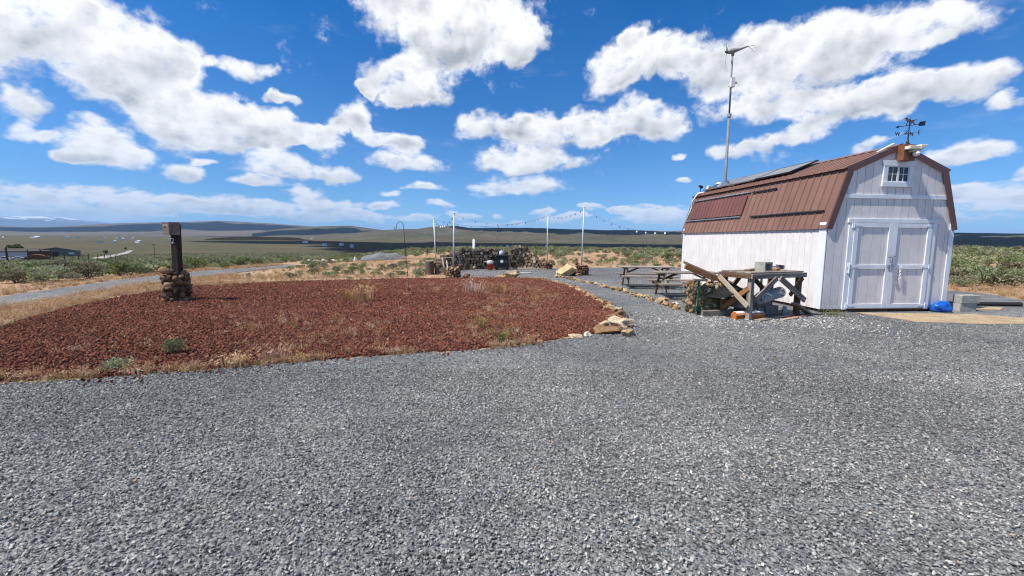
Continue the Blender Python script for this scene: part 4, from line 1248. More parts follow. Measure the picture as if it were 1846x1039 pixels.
horse = [(-.150, .17), (-.135, .195), (-.105, .205), (-.07, .195), (-.045, .165), (.02, .150), (.09, .155), (.13, .168), (.20, .165), (.20, .152), (.14, .150), (.115, .13), (.10, .105), (.135, .06), (.15, .035), (.125, .04), (.09, .085), (.06, .095), (.045, .06), (.02, .025), (.005, .03), (.025, .065), (.03, .10), (-.03, .10), (-.07, .065), (-.06, .02), (-.08, .015), (-.09, .07), (-.06, .105), (-.085, .13), (-.105, .165), (-.125, .165)]
m = MB(); m.prism([(x * .95, y * .85 + z + .0) for x, y in horse], -.006, .006); m.build('horse', COPPER, vane)

# wind turbine on its mast behind the shed
MASTM = simple('dull_mast_steel', (.19, .205, .235), .55, .15, 4, .05, .003)
tp = empty('wind_turbine', (8.10, 16.75, 0), 0.0, 'small wind turbine on a tall galvanised pole behind the shed', 'wind turbine')
mast = MB().tube([(0, 0, -.05), (0, 0, 6.33)], .052, 12).build('mast', MASTM, tp, smooth=True)
up = MB(); up.tube([(0, 0, 6.31), (-.01, 0, 8.45)], .032, 10); up.build('upper_mast', MASTM, tp, smooth=True)
MB().lathe([(.045, 6.24), (.082, 6.25), (.082, 6.36), (.05, 6.37)], n=12).build('coupling', STEEL, tp)
m = MB(); m.box(-.07, .07, -.16, -.04, 7.28, 7.62); m.tube([(.05, -.1, 7.42), (.17, -.1, 7.45)], [.03, .045], 8); m.box(-.09, .09, -.05, .055, 7.34, 7.38); m.build('junction_box', WHITEP, tp, bevel=.006)
hub = empty('turbine_head', (0, 0, 8.60), -0.38, parent=tp)
m = MB(); m.tube([(-.20, 0, .0), (-.17, 0, 0), (-.06, 0, 0), (.06, 0, .01), (.24, 0, .03), (.50, 0, .09)], [.05, .085, .10, .085, .045, .018], 12); m.tube([(0, 0, -.17), (0, 0, -.05)], [.05, .06], 10); m.build('nacelle', simple('turbine_grey', (0.30, 0.30, 0.29), .5, .1, 5, .05), hub, smooth=True)
m = MB(); m.tube([(.48, 0, .085), (.62, 0, .10), (.72, 0, .07), (.80, 0, -.11), (.70, 0, -.14), (.60, 0, -.02), (.50, 0, .08)], .014, 6); m.tube([(.60, 0, .0), (.74, 0, .02)], .010, 6); m.build('tail_fin', WHITEP, hub)
m = MB(); m.tube([(-.27, 0, 0), (-.19, 0, 0)], [.02, .07], 10); m.build('nose_cone', DARK, hub, smooth=True)
for k in range(3):
    a = R(96 + 120 * k)
    M = Matrix.Translation((-.215, 0, 0)) @ Matrix.Rotation(a, 4, 'X') @ Matrix.Rotation(R(14), 4, 'Z')
    m = MB(); m.add([(-.01, -.035, .04), (.01, .035, .04), (-.014, -.055, .17), (.012, .045, .17), (-.008, -.03, .45), (.006, .016, .45), (-.003, -.008, .70), (.002, .004, .70), (-.004, .035, .04), (.0, .045, .17), (0, .016, .45), (0, .004, .70)], [(0, 1, 3, 2), (2, 3, 5, 4), (4, 5, 7, 6), (0, 2, 9, 8), (2, 4, 10, 9), (4, 6, 11, 10), (1, 8, 9, 3), (3, 9, 10, 5), (5, 10, 11, 7)])
    m.build('blade', DARK, hub, matrix=M)

# fittings at the back of the roof: security camera, small flood light, vent cap
bx = on_shed(.95, 6.15, 3.50)
e = empty('security_camera', on_shed(.52, 6.45, 3.30), TH, 'small dark camera on a stalk at the far roof corner', 'camera')
MB().tube([(0, 0, 0), (-.02, 0, .28)], .012, 6).build('stalk', DARK, e); MB().tube([(-.07, -.02, .33), (.05, .03, .29)], [.05, .055], 8).build('housing', DARK, e)
e = empty('roof_flood_light', on_shed(.78, 6.40, 3.40), TH, 'small white flood light beside the roof vent', 'lamp')
MB().box(-.10, .08, -.05, .07, .04, .24, Matrix.Rotation(.35, 4, 'Y')).build('housing', CREAM, e, bevel=.012); MB().tube([(0, 0, -.02), (.03, 0, .08)], .015, 6).build('stalk', DARK, e); MB().tube([(.10, 0, .12), (.20, 0, .14)], [.05, .03], 8).build('lens', DARK, e)
e = empty('mushroom_vent', on_shed(1.18, 6.40, 3.54), TH, 'white mushroom vent cap near the turbine pole', 'vent')
MB().tube([(0, 0, -.04), (0, 0, .13)], .045, 10).build('pipe', DARK, e); MB().lathe([(.145, .10), (.15, .12), (.10, .15)], n=14).build('brim', DARK, e); MB().lathe([(.105, .151), (.11, .18), (.08, .22), (.02, .235)], n=14).build('dome', WHITEP, e, smooth=True)

# ------------------------------------------------------------------ things in the yard
GREYW = wood('weathered_grey_timber', (0.14, 0.116, 0.095), (0.31, 0.26, 0.21), (0.36, 0.32, 0.27))
BROWNW = wood('brown_stained_timber', (0.075, 0.040, 0.024), (0.19, 0.105, 0.060), (0.16, 0.12, 0.09))
ORANGEW = wood('orange_brown_timber', (0.17, 0.080, 0.032), (0.33, 0.165, 0.070))
PALEW = wood('pale_new_pine', (0.42, 0.33, 0.215), (0.62, 0.52, 0.375), (0.5, 0.46, 0.38))
OLDW = wood('sun_bleached_plank', (0.24, 0.20, 0.145), (0.42, 0.36, 0.27), (0.36, 0.34, 0.29))
BLOCK = simple('concrete_block', (0.34, 0.335, 0.295), 0.95, 0.18, 14, 0.6, 0.006, dirt=(0.22, 0.20, 0.16), dirt_amt=0.5)
DBLOCK = simple('grey_concrete_block', (0.215, 0.205, 0.180), 0.95, 0.2, 14, 0.6, 0.006, dirt=(0.14, 0.12, 0.10), dirt_amt=0.5)
IRON = simple('black_iron', (0.016, 0.017, 0.021), 0.45, 0.2, 10, 0.15, 0.004, spec=0.4)
GREENP = simple('green_post_paint', (0.012, 0.075, 0.050), 0.6, 0.3, 15, 0.1, 0.003)
WIRE = simple('thin_grey_wire', (0.30, 0.31, 0.33), 0.5, 0.1, 5, 0.0, 0.0, 0.4)
ROCK_M = stone_mat('tan_field_stone', [(0, (0.20, 0.12, 0.065)), (0.3, (0.36, 0.235, 0.125)), (0.6, (0.46, 0.325, 0.185)), (0.85, (0.51, 0.39, 0.24)), (1, (0.56, 0.46, 0.32))], scale=7, bump=0.8, bdist=0.03)
CAGE_M = stone_mat('brown_cage_stone', [(0, (0.11, 0.065, 0.040)), (0.35, (0.26, 0.155, 0.080)), (0.7, (0.38, 0.245, 0.135)), (0.93, (0.52, 0.40, 0.26)), (1, (0.62, 0.56, 0.47))], scale=9, bump=0.7, bdist=0.02)
DSTONE_M = stone_mat('dark_brown_stone', [(0, (0.075, 0.048, 0.032)), (0.4, (0.165, 0.102, 0.062)), (0.8, (0.29, 0.185, 0.11)), (1, (0.42, 0.30, 0.19))], scale=8, bump=0.7, bdist=0.02)
ROCKS = [rock_mesh('rock', 500 + k, ROCK_M, 3, 0.75, (1, 0.82, 0.62), cuts=10) for k in range(8)]
CSTONES = [rock_mesh('stone', 520 + k, CAGE_M, 2, 0.25, (1, 0.86, 0.78), smooth=True, cuts=4) for k in range(5)]
DSTONES = [rock_mesh('stone', 530 + k, DSTONE_M, 2, 0.3, (1, 0.9, 0.85), smooth=True, cuts=5) for k in range(6)]


def rock(x, y, s, k, label, group=None, rz=None, dims=(1, 1, 1), cat='rock', name='rock', mesh=None, z=None, tilt=(0, 0)):
    o = link(name, mesh or ROCKS[k % 8], loc=(x, y, gzf(x, y) + s * 0.20 * dims[2] if z is None else z), rot=(tilt[0], tilt[1], rng.uniform(0, 6.28) if rz is None else rz))
    o.scale = (s * dims[0], s * dims[1], s * dims[2])
    return tag(o, label, cat, group)


# --- rows of border rocks
ORD = ['first', 'second', 'third', 'fourth', 'fifth', 'sixth', 'seventh', 'eighth', 'ninth', 'tenth', 'eleventh', 'twelfth', 'thirteenth', 'fourteenth', 'fifteenth', 'sixteenth', 'seventeenth', 'eighteenth', 'nineteenth']
def nth(n):
    if n < 20: return ORD[n - 1]
    t, u = divmod(n, 10); w = ['twent', 'thirt', 'fort', 'fift', 'sixt', 'sevent', 'eight', 'ninet'][t - 2] if t < 10 else 'hundred'
    if t >= 10: return 'hundred-and-' + nth(n - 100) if n > 100 else 'hundredth'
    return w + 'ieth' if u == 0 else w + 'y-' + ORD[u - 1]


def rock_row(path, step, s0, s1, label, group, sd=0.05, skip=0.0):
    pts = resample(path, int(sum(math.hypot(b[0] - a[0], b[1] - a[1]) for a, b in zip(path[:-1], path[1:])) / step))
    for k, (x, y) in enumerate(pts):
        rock(x + rng.gauss(0, sd), y + rng.gauss(0, sd), rng.uniform(s0, s1), rng.randrange(8), nth(k + 1) + label, group)


rock_row([(1.25, 17.6), (1.75, 16.2), (2.10, 14.6), (2.27, 12.8), (2.34, 11.2), (2.34, 10.1), (2.36, 9.2)], 0.145, .12, .22, ' tan stone of the red bed border row, counted from its far end', 'border stones along the red bed')
rock_row([(1.95, 19.0), (2.6, 17.0), (3.22, 14.82), (3.55, 13.4), (3.72, 12.3), (3.80, 10.9), (3.92, 9.95)], 0.15, .12, .24, ' tan stone of the picnic-side border row, counted from the sandstone slab', 'border stones by the picnic tables')
rock_row([(-2.0, 17.95), (-1.2, 18.1), (-.2, 18.15), (.6, 18.0), (1.15, 17.8)], 0.15, .09, .18, ' small stone along the far rim of the red bed, from the lamp basket', 'border stones at the far rim', 0.05)
rock_row([(-.1, 6.33), (.5, 6.66), (.9, 6.95), (1.2, 7.14)], 0.14, .05, .13, ' small pale stone leading to the corner rocks of the red bed', 'small stones at the red bed corner', 0.05)
for (x, y, s, k, d, lb) in ((1.62, 7.36, .42, 0, (1.1, .9, .75), 'large round tan rock at the corner of the red bed'),
                            (1.98, 7.22, .44, 1, (1.15, .72, .55), 'flat cream rock lying in the gravel off the bed corner'),
                            (2.02, 7.92, .48, 2, (1.1, .8, .8), 'biggest blocky tan rock of the corner cluster'),
                            (1.72, 7.86, .27, 3, (1, 1, .8), 'small tan rock wedged behind the corner rocks'),
                            (1.98, 8.50, .36, 4, (1.1, .8, .8), 'tan rock at the path end of the corner cluster'),
                            (2.20, 8.22, .24, 5, (1, 1, .7), 'small tan rock between the corner cluster and path'),
                            (1.28, 7.10, .20, 6, (1, .9, .8), 'small white rock at the bed corner'),
                            (1.06, 6.98, .22, 7, (1.2, .8, .7), 'brown rock half sunk at the edge of the red bed'),
                            (2.42, 9.62, .34, 1, (1.1, .9, .75), 'tan rock at the bend of the path border'),
                            (2.30, 9.05, .30, 3, (1, .9, .8), 'tan rock just above the corner cluster'),
                            (4.03, 11.35, .30, 2, (1, 1, .8), 'rounded orange-tan rock under the near picnic table'),
                            (4.02, 10.55, .30, 4, (1.1, .9, .75), 'white rock in the border row before the near picnic table')):
    rock(x, y, s, k, lb, dims=d, rz=k * 1.3)
wrock = stone_mat('white_rock', [(0, (0.60, 0.57, 0.50)), (1, (0.66, 0.63, 0.56))], scale=7)
for o in bpy.data.objects:
    if o.get('label') in ('white rock in the border row before the near picnic table', 'small white rock at the bed corner'):
        o.data = o.data.copy(); o.data.materials[0] = wrock
slab_m = stone_mat('yellow_sandstone', [(0, (0.50, 0.37, 0.20)), (1, (0.58, 0.44, 0.26))], scale=3)
slab = bpy.data.meshes.new('slab')
bm = bmesh.new(); bmesh.ops.create_cube(bm, size=1.0)
bmesh.ops.subdivide_edges(bm, edges=bm.edges, cuts=3, use_grid_fill=True)
for v in bm.verts:
    v.co += Vector((mnoise.noise(v.co * 2.1), mnoise.noise(v.co * 2.1 + Vector((9, 0, 0))), mnoise.noise(v.co * 2.1 + Vector((0, 9, 0))))) * 0.16
    if v.co.z > 0: v.co.x *= 0.72
bm.to_mesh(slab); bm.free(); slab.materials.append(slab_m)
o = rock(2.42, 19.45, 1, 0, 'big yellow sandstone slab propped up at the path entrance', mesh=slab, z=.20, rz=.25, cat='boulder', name='boulder'); o.scale = (.92, .5, .30); o.rotation_euler = (R(16), R(-33), .2)
o = rock(2.72, 19.55, .5, 3, 'dark wedge rock holding up the sandstone slab', mesh=DSTONES[1], z=.14, cat='boulder', name='boulder'); o.scale = (.55, .5, .5)
o = rock(0.02, 18.25, .8, 2, 'rounded orange boulder at the far rim of the red bed', z=.15, cat='boulder', name='boulder', rz=.4); o.scale = (.75, .5, .62)
o = rock(-.38, 18.2, .4, 5, 'flat tan rock leaning on the orange boulder', z=.08, cat='rock'); o.scale = (.5, .35, .3)
rock(-1.92, 18.0, .32, 6, 'pinkish rock beside the wire-basket lamp base', z=.09)
o = rock(2.95, 19.3, .3, 2, 'tan rubble stone between the slab and lamp base', z=.07)


POSTWIRE = simple('dull_basket_wire', (.10, .09, .08), .7, .1, 5, 0)
# --- wire baskets filled with stone
def stone_ring(parent, r, h, n_lay, size, meshes, square=False, depth=None, seed=1, fill_top=True, box=None):
    """stones packed inside a round or rectangular basket; each is a part"""
    q = random.Random(seed); out = []
    def put(x, y, z, s):
        o = link('stone', q.choice(meshes), parent, (x, y, z), (q.uniform(0, 6.28), q.uniform(0, 6.28), q.uniform(0, 6.28)))
        o.scale = (s * q.uniform(.9, 1.35), s * q.uniform(.85, 1.15), s * q.uniform(.85, 1.15)); out.append(o)
    zs = [(i + .5) * h / n_lay for i in range(n_lay)]
    for z in zs:
        if box:
            bx, by = box
            per = [(t, 0) for t in np.arange(size * .5, bx, size * .92)] + [(0, t) for t in np.arange(size * .9, by, size * .92)] + [(bx, t) for t in np.arange(size * .9, by, size * .92)]
            for (x, y) in per: put(x * (bx - size) / bx + size * .5 + q.gauss(0, .015), y * (by - size) / by + size * .5 + q.gauss(0, .015), z + q.gauss(0, .035), size * q.uniform(.6, 1.25))
        else:
            m = int(2 * math.pi * r / size / .98); ph = q.uniform(0, 6)
            for k in range(m):
                a = ph + 6.283 * k / m; put((r - size * .45) * math.cos(a), (r - size * .45) * math.sin(a), z + q.gauss(0, .022), size * q.uniform(.75, 1.15))
    if fill_top:
        if box:
            bx, by = box
            for x in np.arange(size * .5, bx, size * .95):
                for y in np.arange(size * .5, by, size * .95): put(x + q.gauss(0, .01), y + q.gauss(0, .01), h + q.uniform(-.02, .05), size * q.uniform(.8, 1.3))
        else:
            for k in range(int(3.2 * (r / size) ** 2)):
                a = q.uniform(0, 6.283); d = (r - size * .5) * math.sqrt(q.random()); put(d * math.cos(a), d * math.sin(a), h + q.uniform(-.02, .03), size * q.uniform(.9, 1.5))
    return out


def basket(parent, r, h, nv=14, nh=5, mat=None, box=None, t=.0012):
    m = MB()
    if box:
        bx, by = box; c = [(0, 0), (bx, 0), (bx, by), (0, by)]
        for i in range(4):
            (x0, y0), (x1, y1) = c[i], c[(i + 1) % 4]; L = math.hypot(x1 - x0, y1 - y0); n = int(L / .1)
            for k in range(n + 1): m.tube([(x0 + (x1 - x0) * k / n, y0 + (y1 - y0) * k / n, 0), (x0 + (x1 - x0) * k / n, y0 + (y1 - y0) * k / n, h)], t, 4, False)
        for k in range(nh + 1): m.tube([(x, y, h * k / nh) for x, y in c + c[:1]], t, 4, False)
    else:
        for k in range(nv):
            a = 6.283 * k / nv; m.tube([(r * math.cos(a), r * math.sin(a), 0), (r * math.cos(a), r * math.sin(a), h)], t, 4, False)
        for k in range(nh + 1): m.tube([(r * math.cos(a), r * math.sin(a), h * k / nh) for a in np.linspace(0, 6.283, 21)], t, 4, False)
    return m.build('wire_basket', mat or POSTWIRE, parent, fix=False)


# --- nest box post
e = empty('nest_box_post', (-8.44, 10.75, 0), 0.0, 'dark post with wooden nest box and numeral, set in stone-filled wire cage', 'post')
stone_ring(e, .315, .70, 5, .165, DSTONES, seed=3)
basket(e, .32, .76, 16, 4)
MB().tube([(0, 0, 0.02), (0, 0, .68)], .20, 10).build('core', DSTONE_M, e)
DPOST = wood('dark_creosoted_post', (0.026, 0.021, 0.018), (0.062, 0.050, 0.042))
board('post', (.05, 0, .60), (.095, 0, 1.93), .155, .155, DPOST, e, up=(0, 1, 0))
nb = empty('nest_box', (.115, -.115, 1.665), -.45, parent=e)
for nm, a in (('front', (-.13, .13, -.16, -.142, 0, .30)), ('back', (-.13, .13, .06, .078, 0, .32)), ('side', (-.148, -.1305, -.16, .078, 0, .31)), ('side', (.1305, .148, -.16, .078, 0, .31)), ('floor', (-.13, .13, -.1415, .0595, 0, .018)), ('roof', (-.118, .118, -.13, .05, .27, .29))):
    MB().box(*a).build(nm, GREYW if nm != 'roof' else BROWNW, nb, bevel=.003)
MB().tube([(-.02, -.163, .19), (-.02, -.1605, .19)], .030, 14).build('entrance_hole', IRON, nb)
NUM = simple('white_numeral', (.62, .62, .60), .6, .05, 5, 0)
o = link('numeral', letter_mesh('2', .19, NUM, .004), e, matrix=Matrix.Translation((.060, -.084, 1.52)) @ Matrix.Rotation(math.pi / 2, 4, 'X'))
link('stone', CSTONES[2], e, (-.10, -.20, .80), (0, 0, .4)).scale = (.30, .24, .26)

# --- shepherd's hook
e = empty('shepherd_hook', (-2.99, 12.45, 0), 0, 'slim black shepherd hook standing in the red lava bed', 'hook')
pts = [(0, 0, -.02), (-.06, 0, .8), (-.115, 0, 1.6), (-.135, 0, 1.95)] + [(-.235 + .10 * math.cos(a), 0, 1.97 + .13 * math.sin(a)) for a in np.linspace(.25, math.pi, 9)] + [(-.345, 0, 1.90), (-.37, 0, 1.87), (-.395, 0, 1.90), (-.395, 0, 1.95)]
MB().tube(pts, .0075, 6).build('rod', IRON, e, smooth=True)
m = MB(); m.tube([(-.005, 0, .10), (-.008, 0, .16)], [.012, .03], 8); m.tube([(-.10, 0, .02), (.08, 0, .02)], .008, 6); m.build('foot_peg', IRON, e)
o = board('stick', (-3.14, 12.30, .055), (-2.90, 12.32, .055), .02, .015, PALEW); tag(o, 'pale stick lying at the foot of the shepherd hook', 'stick')


# --- picnic tables
def picnic(loc, rz, label, src=None):
    if src is not None:
        c = copy_tree(src); c.location = loc; c.rotation_euler.z = rz; c['label'] = label; return c
    e = empty('picnic_table', loc, rz, label, 'picnic table', 'picnic tables on the patio')
    L = .90
    for k in range(5): board('top_plank', (-L, -.29 + k * .145, .71), (L, -.29 + k * .145, .71), .138, .038, GREYW, e)
    for sy in (-1, 1):
        for k in range(2): board('seat_plank', (-L, sy * (.56 + k * .145), .42), (L, sy * (.56 + k * .145), .42), .138, .038, GREYW, e)
    for sx in (-1, 1):
        x = sx * .66
        for sy in (-1, 1):
            board('leg', (x, sy * .52, 0.0), (x, sy * .20, .69), .09, .04, BROWNW if sy > 0 else GREYW, e, up=(1, 0, 0))
            board('brace', (x - sx * .03, sy * .04, .50), (x - sx * .46, sy * .04, .69), .07, .04, BROWNW, e)
        board('cross_beam', (x + sx * .045, -.72, .365), (x + sx * .045, .72, .365), .04, .09, BROWNW, e)
        board('batten', (x + sx * .045, -.33, .665), (x + sx * .045, .33, .665), .04, .06, BROWNW, e)
    return e


pt = picnic((4.62, 14.9, 0), -.05, 'weathered picnic table furthest from the work table')
picnic((4.98, 12.35, 0), -.03, 'weathered picnic table nearer to the stone cage and shed', pt)

# --- lamp poles in baskets and the string lights
POLE_M = simple('white_conduit_pole', (.60, .62, .66), .45, .1, 6, .05, .003, .2)
def lamp_pole(x, y, rz, lean, h, r, bh, label, dark=False, sd=1):
    e = empty('lamp_pole', (x, y, 0), rz, label, 'pole', 'poles of the string lights')
    st = []
    q = random.Random(sd); P, S = [], []
    for o in stone_ring(e, r, bh, 4, .125, DSTONES if dark else CSTONES, seed=sd): pass
    MB().tube([(0, 0, 0), (0, 0, bh - .02)], r * .62, 9).build('core', DSTONE_M, e)
    basket(e, r + .005, bh + .02, 12, 4)
    MB().tube([(.0, 0, .05), (lean[0], lean[1], h)], .029, 10).build('pipe', POLE_M, e, smooth=True)
    MB().lathe([(.04, 0), (.05, .02), (.045, .06), (.015, .075)], (lean[0], lean[1], h - .01), 10).build('cap', WHITEP, e)
    return Vector((x, y, 0)) + Matrix.Rotation(rz, 3, 'Z') @ Vector((lean[0], lean[1], h - .05))


tA = lamp_pole(-4.02, 22.75, 0, (-.10, 0, 0), 2.68, .28, .34, 'string light pole behind the stumps, leftmost of the four', True, 11)
tB = lamp_pole(-2.46, 17.9, 0, (.06, 0, 0), 2.66, .33, .40, 'string light pole rising from the stone basket nearest the red bed', False, 12)
tC = lamp_pole(1.95, 23.85, 0, (-.03, 0, 0), 2.98, .30, .36, 'string light pole at the low end of the woodpile', True, 13)
tD = lamp_pole(3.22, 20.0, 0, (.06, 0, 0), 3.10, .36, .38, 'string light pole in the stone basket by the propped slab', True, 14)
for k in range(4):
    o = rock(2.98 + rng.gauss(0, .03), 19.78, .15, k, 'one of the small stones stacked in a cairn against a lamp basket', 'cairn stones', z=.44 + k * .10, mesh=CSTONES[k])
BULB = simple('frosted_bulb', (.70, .70, .66), .2, .05, 5, 0)
def string(p, q, sag, n, label, big=()):
    e = empty('string_light', p, 0, label, 'string lights', 'string lights between the poles')
    d = Vector(q) - Vector(p); pts = []
    for k in range(29):
        t = k / 28; pts.append(Vector((d.x * t, d.y * t, d.z * t - sag * 4 * t * (1 - t))))
    MB().tube(pts, .0032, 4).build('cable', IRON, e)
    for k in range(n):
        t = (k + .7) / (n + .4); c = Vector((d.x * t, d.y * t, d.z * t - sag * 4 * t * (1 - t)))
        if k in big: MB().lathe([(.01, -.02), (.032, -.035), (.040, -.065), (.03, -.10), (.006, -.11)], c, 8).build('bulb', BULB, e, smooth=True)
        else: MB().lathe([(.008, 0), (.012, -.02), (.017, -.045), (.012, -.065), (.003, -.07)], c, 7).build('bulb', IRON, e)


string(tA, tB, .38, 9, 'string light sagging from the stump pole to the red bed pole', (3, 4, 5))
string(tB, tC, .42, 9, 'longest string light, from red bed pole to the woodpile pole')
string(tA, tC, .45, 8, 'string light running behind from stump pole to woodpile pole')
string(tC, tD, .22, 8, 'string light from the woodpile pole to the slab pole')
string(tD, on_shed(-.05, SL, 2.02), .42, 11, 'string light dropping from the slab pole to the shed corner', (6, 7, 8, 9))

# --- firewood
BARK = simple('grey_brown_bark', (.115, .085, .065), .95, .4, 12, .9, .02, stretch=(1, 4, 4), rand=.35)
CUT = stone_mat('sawn_log_end', [(0, (.10, .070, .048)), (.4, (.32, .225, .145)), (.8, (.50, .37, .245)), (1, (.66, .57, .43))], scale=16, bump=.4, bdist=.01)
def log_mesh(seed, n=10, ratio=2.4):
    q = random.Random(seed); rad = [1 + q.uniform(-.12, .12) for _ in range(n)]
    V = [(x, rad[j] * math.cos(6.283 * j / n), rad[j] * math.sin(6.283 * j / n)) for x in (-.5, .5) for j in range(n)]
    V += [(x, .84 * rad[j] * math.cos(6.283 * j / n), .84 * rad[j] * math.sin(6.283 * j / n)) for x in (-.502, .502) for j in range(n)]
    Fc = [(j, (j + 1) % n, n + (j + 1) % n, n + j) for j in range(n)]
    Fc += [(j, 2 * n + j, 2 * n + (j + 1) % n, (j + 1) % n) for j in range(n)] + [(n + j, n + (j + 1) % n, 3 * n + (j + 1) % n, 3 * n + j) for j in range(n)]
    Fc += [tuple(reversed(range(2 * n, 3 * n))), tuple(range(3 * n, 4 * n))]
    me = mesh_np('log', V, Fc); me.materials.append(BARK); me.materials.append(CUT)
    for p in me.polygons[-2:]: p.material_index = 1
    return me
LOGS = [log_mesh(k) for k in range(5)]
def log(x, y, z, r, ang, L=.42, label='', group=None, tilt=0.0):
    o = link('log', LOGS[rng.randrange(5)], loc=(x, y, z), rot=(rng.uniform(0, 6), tilt, ang)); o.scale = (L, r, r)
    return tag(o, label, 'log', group)


def woodpile(path, hprof, label, group, seed, step=.19):
    q = random.Random(seed)
    P = [Vector(p) for p in path]; d = [0]
    for a, b in zip(P[:-1], P[1:]): d.append(d[-1] + (b - a).length)
    row = 0; z = .09
    while z < max(h for _, h in hprof):
        s = .10 + (row % 2) * step * .5; cnt = 0
        while s < d[-1]:
            h = np.interp(s / d[-1], [a for a, _ in hprof], [b for _, b in hprof])
            if z < h:
                i = max(k for k in range(len(d)) if d[k] <= s); i = min(i, len(P) - 2)
                t = (s - d[i]) / (d[i + 1] - d[i]); p = P[i].lerp(P[i + 1], t); dr = (P[i + 1] - P[i]).normalized()
                ang = math.atan2(dr.y, dr.x) + math.pi / 2
                cnt += 1
                log(p.x, p.y, z + q.gauss(0, .012), q.uniform(.078, .112), ang + q.gauss(0, .10), q.uniform(.36, .5), nth(cnt) + ' log from the left in the ' + nth(row + 1) + label, group, q.gauss(0, .05))
            s += step * q.uniform(.86, 1.1)
        z += step * .83; row += 1


woodpile([(-3.75, 21.9), (-2.9, 23.2), (-1.5, 24.0), (-.2, 24.3)], [(0, .60), (.2, .85), (.42, 1.10), (.62, 1.16), (.8, 1.12), (1, 1.0)], ' row up of the long woodpile', 'logs of the long woodpile', 1)
woodpile([(-.15, 24.55), (.55, 24.75), (1.15, 24.7)], [(0, 1.05), (.3, 1.28), (.75, 1.2), (.95, .9), (1, .6)], ' row up of the stack beside the stove', 'logs of the tall stack', 2)
woodpile([(1.05, 24.45), (1.80, 24.25)], [(0, .72), (.5, .62), (1, .35)], ' row up of the low heap', 'logs of the low heap', 3)
for (x, y, r, h, lb) in ((-3.80, 19.75, .20, .62, 'tallest upright stump at the end of the woodpile'), (-3.42, 19.9, .17, .44, 'shorter upright stump beside the tallest one')):
    e = empty('stump', (x, y, 0), rng.uniform(0, 6), lb, 'stump')
    MB().lathe([(r * 1.1, 0), (r, .1), (r * .97, h - .02), (r * .93, h)], n=14).build('trunk_wood', BARK, e); MB().lathe([(r * .9, h + .001), (r * .88, h + .008)], n=14).build('cut_face', CUT, e)
o = board('leaning_board', (-3.12, 19.9, .02), (-3.30, 20.3, .78), .07, .03, PALEW); tag(o, 'wider pale board leaning on the woodpile by the stumps', 'board')
o = board('leaning_board', (-2.98, 19.95, .02), (-3.10, 20.35, .62), .05, .03, PALEW); tag(o, 'narrower pale board leaning on the woodpile by the stumps', 'board')
o = board('plank', (-3.75, 21.2, .68), (-2.85, 21.0, .74), .12, .03, PALEW); tag(o, 'pale plank lying level on the end of the woodpile', 'plank')
o = board('plank', (.15, 25.2, 1.22), (1.0, 24.9, 1.22), .16, .04, OLDW); tag(o, 'bleached plank laid on top of the tall stack', 'plank')
rock(-2.62, 21.6, .22, 2, 'white rock low in the long woodpile', mesh=None, z=.32)
rock(-1.95, 22.55, .24, 3, 'pale sawn round at the foot of the long woodpile', z=.14)

# stove, kettle, bucket, planks
e = empty('wood_stove', (-.545, 23.35, 0), -.04, 'black iron wood stove with round gauge standing before the woodpile', 'stove')
MB().box(-.32, .32, -.24, .30, .17, .74).build('body', IRON, e, bevel=.012)
MB().box(-.39, .39, -.32, .36, .742, .80).build('top_plate', IRON, e, bevel=.010)
MB().box(-.36, .36, -.31, .34, .10, .168).build('ash_lip', IRON, e, bevel=.008)
for sx in (-1, 1):
    for sy in (-.22, .26): MB().tube([(sx * .29, sy, 0), (sx * .27, sy, .10)], [.035, .05], 8).build('leg', IRON, e)
dd = MB().box(-.25, .25, -.262, -.2415, .25, .68).build('door', IRON, e, bevel=.006)
MB().box(-.18, .18, -.272, -.2635, .32, .61).build('door_panel', IRON, dd, bevel=.004)
MB().tube([(0, -.285, .46), (0, -.273, .46)], .085, 16).build('gauge', WHITEP, dd)
MB().tube([(.21, -.265, .5), (.23, -.31, .5), (.23, -.31, .38)], .010, 6).build('handle', STEEL, dd)
e = empty('kettle', (-.57, 23.35, .80), 0, 'small white enamel pot with lid on top of the stove', 'pot')
MB().lathe([(.13, 0), (.15, .03), (.135, .19), (.125, .20)], n=16).build('pan', simple('white_enamel', (.55, .58, .62), .35, .1, 6, .05), e, smooth=True); MB().lathe([(.128, .201), (.07, .235), (.02, .245), (.03, .27), (.012, .285)], n=14).build('lid', STEEL, e, smooth=True)
e = empty('bucket', (-1.17, 22.75, 0), .2, 'red bucket with a white bag in it before the woodpile', 'bucket')
MB().lathe([(.125, 0), (.135, .02), (.165, .32), (.175, .325), (.175, .345), (.15, .34)], n=18).build('shell', simple('red_plastic', (.55, .055, .030), .45, .12, 6, .05), e, smooth=True)
MB().lathe([(.15, .335), (.165, .37), (.19, .42), (.17, .50), (.08, .52)], n=11).build('bag', WHITEP, e, bevel=0); MB().tube([(.17, 0, .33), (.24, 0, .22), (.23, .02, .12)], .006, 5).build('handle', STEEL, e)
for (p0, p1, w, lb) in (((.0, 23.7, .06), (1.3, 23.9, .06), .2, 'pale plank on the ground right of the stove'), ((.1, 23.3, .03), (1.75, 23.2, .05), .22, 'long grey plank lying in front of the low heap'), ((-.15, 23.1, .03), (.5, 23.35, .04), .16, 'short plank lying beside the stove foot'), ((-1.55, 23.25, .42), (-1.0, 23.3, .42), .10, 'white shelf board behind the red bucket')):
    o = board('plank', p0, p1, w, .035, OLDW if 'white' not in lb else PALEW); tag(o, lb, 'plank')
o = link('paving_slab', mesh_np('paving_slab', *(lambda m: (m.v, m.f))(MB().lathe([(.50, 0), (.52, .03), (.48, .045)], n=9)), BLOCK), loc=(.35, 20.6, .006)); o.scale = (1.2, .55, 1); tag(o, 'pale flat stone slab on the gravel before the stove', 'slab')
